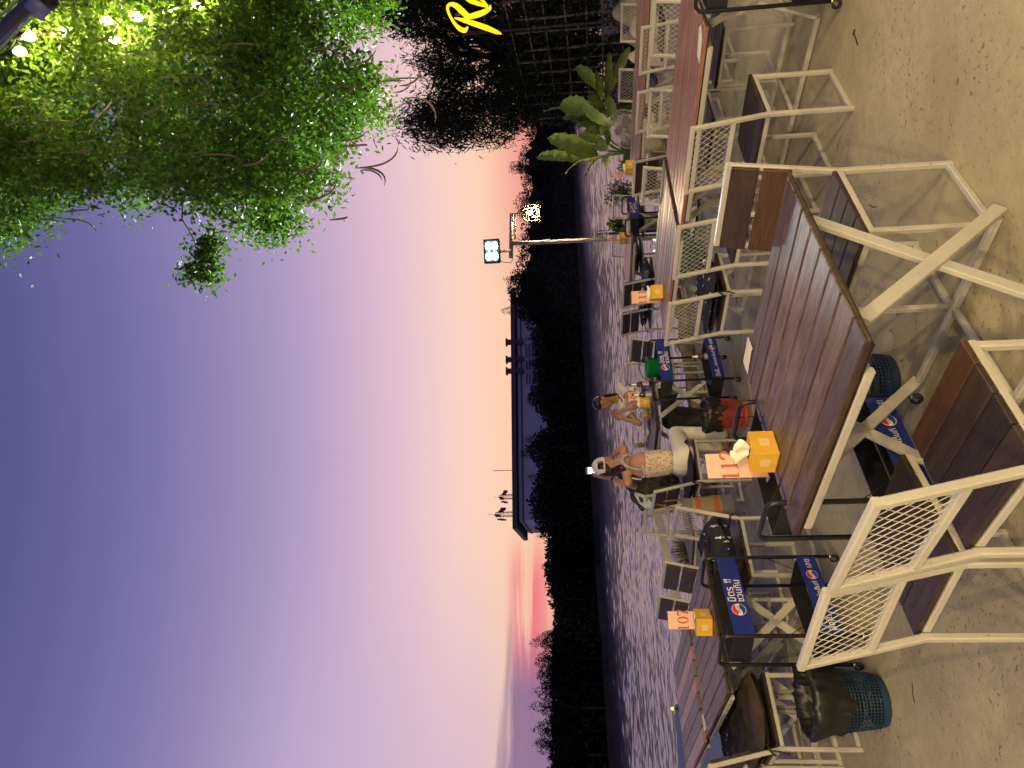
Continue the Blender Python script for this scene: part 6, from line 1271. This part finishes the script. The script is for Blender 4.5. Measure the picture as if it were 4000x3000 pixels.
jn = [ell(rl(pel), 0.168, 0.125, 0.12, Bb), (rl(pel), 0.11, rl(knL), 0.082), (rl(pel), 0.11, rl(knR), 0.082), (rl(knL), 0.082, rl(anL) + Vector((0, 0, 0.03)), 0.070), (rl(knR), 0.082, rl(anR) + Vector((0, 0, 0.03)), 0.070)]
mesh_ob('jeans', blob(jn, 0.012, 4), M['jeans'], t)
for an in (anL, anR): mesh_ob('shoe', blob([(rl(an) - Vector((0, 0, 0.045)), 0.042, rl(an) + fB * 0.15 - Vector((0, 0, 0.06)), 0.032), (rl(an) - Vector((0, 0, 0.06)), 0.034, rl(an) + fB * 0.05 - Vector((0, 0, 0.06)), 0.038)], 0.012, 2), M['paper'], t)

# ------------------------------------------------------------------ bags
m_camo = mat('camouflage_fabric', (0.05, 0.04, 0.03), 0.8); n, b = nodes(m_camo); tcn = n.add('ShaderNodeTexCoord'); f = n.noise(tcn.outputs['Object'], 16, 2.0, 0.5, 0.6); n.link(n.ramp(f, [(0, (0.012, 0.010, 0.008)), (0.42, (0.035, 0.024, 0.017)), (0.52, (0.075, 0.052, 0.034)), (0.62, (0.022, 0.02, 0.014))], 'CONSTANT'), b.inputs['Base Color'])
c_ = py(2530, 1922, 7.45); t = thing('backpack', 'brown camouflage backpack hung on a chair beside the woman in the cap', 'backpack', (c_.x, c_.y, 0.49)); rl = lambda v: Vector(v) - Vector((c_.x, c_.y, 0.49))
mesh_ob('pack', blob([(rl(py(2505, 1905, 7.45)), 0.13, rl(py(2590, 1915, 7.45)), 0.14), (rl(py(2500, 1935, 7.4)), 0.11, rl(py(2570, 1945, 7.4)), 0.12), (rl(py(2540, 1880, 7.5)), 0.10, rl(py(2620, 1885, 7.5)), 0.10)], 0.014, 4), m_camo, t)
mesh_ob('flap', blob([(rl(py(2430, 1845, 7.55)), 0.075, rl(py(2470, 1890, 7.5)), 0.085), (rl(py(2440, 1820, 7.6)), 0.06, rl(py(2500, 1930, 7.42)), 0.08), (rl(py(2470, 1900, 7.45)), 0.06, rl(py(2510, 1985, 7.4)), 0.035)], 0.012, 3), mottled('black_nylon', (0.012, 0.011, 0.012), (0.03, 0.027, 0.026), 9, 0.6, 0.5), t)
u_ = [rl(py(x, y, 7.24)) for x, y in ((2477, 1932), (2482, 1922), (2520, 1935), (2548, 1965), (2545, 1982), (2520, 1985), (2498, 1968))]; mb = MB(); k = len(u_); mb.add(u_ + [v + Vector((0.0, 0.02, 0)) for v in u_], [tuple(range(k)), tuple(range(k, 2 * k))[::-1]] + [(i, k + i, k + (i + 1) % k, (i + 1) % k) for i in range(k)]); pt = mb.build('grey_patch', M['paleblue'], t)
u_ = [rl(py(x, y, 7.225)) for x, y in ((2494, 1942), (2500, 1938), (2514, 1950), (2512, 1964), (2500, 1960))]; MB().poly(u_).build('dark_window', M['black'], pt)
# striped tote hanging from the chair of the woman in the cap
m_tote = mat('striped_woven_cotton', (0.4, 0.35, 0.25), 0.9); n, b = nodes(m_tote); tcn = n.add('ShaderNodeTexCoord'); s_ = n.add('ShaderNodeSeparateXYZ'); n.link(tcn.outputs['Object'], s_.inputs[0]); gy, tn, og = (0.20, 0.20, 0.23), (0.42, 0.32, 0.16), (0.60, 0.16, 0.04)
col = n.ramp(n.mapr(s_.outputs[2], -0.24, 0.24), [(0.0, gy), (0.26, gy), (0.265, tn), (0.30, og), (0.40, tn), (0.66, og), (0.76, tn), (0.82, gy), (1.0, gy)], 'CONSTANT'); wv = n.add('ShaderNodeTexNoise'); n.link(n.mapping(tcn.outputs['Object'], (30, 30, 260)), wv.inputs['Vector']); n.link(n.mix(n.mapr(wv.outputs[0], 0.3, 0.7, 0, 0.4), col, (0.12, 0.11, 0.10, 1)), b.inputs['Base Color'])
c_ = py(2768, 1972, 6.62); t = thing('tote_bag', 'grey tote bag with orange stripes hanging from the chair back', 'bag', c_, R(40)); mb = MB(); n_ = 12
for i in range(n_ + 1):
    q = i / n_; z = -0.24 + 0.48 * q; w = 0.105 - 0.03 * q + 0.004 * math.sin(i * 1.7); d = 0.05 - 0.022 * q
    for k in range(20): a_ = 2 * math.pi * k / 20; cx, sx = math.cos(a_), math.sin(a_); mb.v.append((w * math.copysign(abs(cx) ** 0.6, cx), d * math.copysign(abs(sx) ** 0.8, sx) + 0.004 * noise.noise(Vector((cx * 3, sx * 3, z * 9))), z))
for i in range(n_):
    for k in range(20): mb.f.append((i * 20 + k, i * 20 + (k + 1) % 20, (i + 1) * 20 + (k + 1) % 20, (i + 1) * 20 + k)); mb.mi.append(0)
mb.f.append(tuple(range(20))[::-1]); mb.mi.append(0); mb.build('sack', m_tote, t, True)
hk = py(2560, 1968, 6.70) - c_; hk = Matrix.Rotation(R(-40), 3, 'Z') @ hk
for s in (-1, 1): MB().tube([(s * 0.055, -0.02, 0.22), (s * 0.035 + hk.x * 0.5, hk.y * 0.5 - 0.01, 0.22 + (hk.z - 0.22) * 0.55), (hk.x + s * 0.012, hk.y - 0.018, hk.z - 0.01), (hk.x + s * 0.012, hk.y, hk.z + 0.015), (hk.x + s * 0.012, hk.y + 0.022, hk.z - 0.02)], 0.008, 6).build('handle', M['leather'], t, True)
# small orange pouch clipped beside it
c_ = py(2738, 2001, 6.72); t = thing('pouch', 'small orange and yellow pouch dangling left of the tote bag', 'pouch', c_); mesh_ob('pouch_body', blob([((-0.01, 0, -0.02), 0.035, (0.0, 0, 0.02), 0.035)], 0.008, 2), mottled('orange_felt', (0.60, 0.14, 0.05), (0.6, 0.34, 0.06), 25, 0.85), t); MB().tube([(0, 0, 0.05), (0.02, 0, 0.12), (0.035, 0.03, 0.18)], 0.003, 5).build('cord', M['print_white'], t, True)

# ------------------------------------------------------------------ things on the women's table and on the trolleys
def bottle(p, label, kind='beer', h=0.24):
    t = thing('bottle', label, 'bottle', p, 0, 'drink bottles')
    if kind == 'beer':
        MB().lathe([(0.004, 0.001), (0.031, 0.001), (0.033, 0.006), (0.033, 0.125), (0.030, 0.145), (0.020, 0.17), (0.0145, 0.185), (0.0135, 0.232)], 18, close=True).build('glass', M['bottle_brown'], t, True); MB().lathe([(0.0205, 0.1705), (0.0155, 0.186), (0.0143, 0.226)], 16).build('foil', M['silver'], t, True)
        MB().lathe([(0.0336, 0.04), (0.0336, 0.105)], 18).build('paper_label', M['silver'], t, True); MB().lathe([(0.0148, 0.232), (0.0148, 0.241), (0.002, 0.242)], 14).build('crown_cap', M['bottle_brown'], t, True)
    else:
        MB().lathe([(0.004, 0.001), (0.028, 0.001), (0.031, 0.01), (0.029, 0.06), (0.031, 0.10), (0.030, 0.14), (0.018, 0.175), (0.0125, 0.185), (0.0125, 0.192)], 18, close=True).build('body', M['clear'], t, True); MB().lathe([(0.0145, 0.188), (0.0145, 0.207), (0.003, 0.208)], 14, close=True).build('cap', M['bluecap'], t, True); MB().lathe([(0.0306, 0.075), (0.0318, 0.10), (0.0313, 0.125)], 18).build('wrap', M['print_blue'], t, True)
    return t
ZT = 0.763
def onT(x, y): p = pz(x, y, ZT); return (p.x, p.y, ZT)
bottle(onT(2548, 1500), 'brown beer bottle with silver neck right of the 108 sign'); bottle(onT(2560, 1540), 'brown beer bottle with silver neck in front of the 108 sign'); bottle(onT(2552, 1518), 'clear water bottle with a blue cap beside the 108 sign', 'water')
def glass_of_beer(p, label):
    t = thing('beer_glass', label, 'glass', p, 0, 'glasses of beer'); MB().lathe([(0.002, 0.001), (0.030, 0.001), (0.040, 0.125), (0.037, 0.125), (0.0285, 0.008), (0.002, 0.008)], 18).build('tumbler', M['clear'], t, True); MB().lathe([(0.002, 0.009), (0.0275, 0.009), (0.0345, 0.088), (0.002, 0.088)], 18).build('beer', M['beer'], t, True)
glass_of_beer(onT(2543, 1622), 'glass of beer in front of the woman in the t-shirt'); glass_of_beer(onT(2520, 1738), 'glass of beer at the elbow of the woman in the cap')
for (x, y), l in [((2533, 1605), 'white bowl beside the near beer glass'), ((2528, 1712), 'white bowl right of the woman in the cap'), ((2537, 1690), 'small white saucer on the women\'s table')]:
    t = thing('bowl', l, 'bowl', onT(x, y), 0, 'white bowls'); k = 0.7 if 'saucer' in l else 1.0; MB().lathe([(0.002, 0.004), (0.03, 0.003), (0.034, 0.008), (0.055 * k + 0.01, 0.04 * k), (0.058 * k + 0.01, 0.048 * k), (0.053 * k + 0.01, 0.046 * k), (0.03, 0.014), (0.002, 0.012)], 20).build('dish', M['bowl'], t, True)
for (x, y), l in [((2546, 1600), 'green plate under the beer glass'), ((2534, 1660), 'green plate in front of the folded arms')]:
    t = thing('plate', l, 'plate', onT(x, y), 0, 'green plates'); MB().lathe([(0.002, 0.003), (0.05, 0.002), (0.085, 0.012), (0.086, 0.015), (0.05, 0.006), (0.002, 0.006)], 24).build('dish', mat('green_glaze', (0.05, 0.20, 0.12), 0.25), t, True); MB().lathe([(0.08, 0.0135), (0.0865, 0.0155)], 24).build('rim', M['bowl'], t, True)
e43 = hrot(43); n43 = Vector((-e43.y, e43.x, 0)); tc_ = Vector((0.09, 7.02, 0.009))
p = tc_ + e43 * 0.03 + Vector((0, 0, 0.649)); t = thing('ice_bucket', 'green plastic ice bucket on the serving trolley', 'bucket', p)
MB().lathe([(0.004, 0.001), (0.082, 0.001), (0.086, 0.01), (0.108, 0.20), (0.114, 0.205), (0.112, 0.215), (0.104, 0.21), (0.08, 0.02), (0.004, 0.015)], 26).build('pail', M['green'], t, True); MB().tube([(0.112 * math.cos(R(g)), 0.02, 0.205 + 0.075 * math.sin(R(g))) for g in range(0, 181, 15)], 0.004, 6).build('handle', M['black'], t, True)
p = tc_ + e43 * 0.16 + Vector((0, 0, 0.164)); bottle(p, 'brown beer bottle standing on the lower trolley shelf'); p = tc_ - e43 * 0.20 + Vector((0, 0, 0.164)); bottle(p, 'clear water bottle with a blue cap on the lower trolley shelf', 'water')
p = tc_ - e43 * 0.19 + n43 * 0.02 + Vector((0, 0, 0.649)); t = thing('drink_carton', 'pale green drink carton on the trolley top', 'carton', p, R(43)); MB().box((0, 0, 0.06), (0.06, 0.05, 0.12)).build('carton_body', mat('pale_green_card', (0.5, 0.62, 0.42), 0.5), t, bevel=0.003)
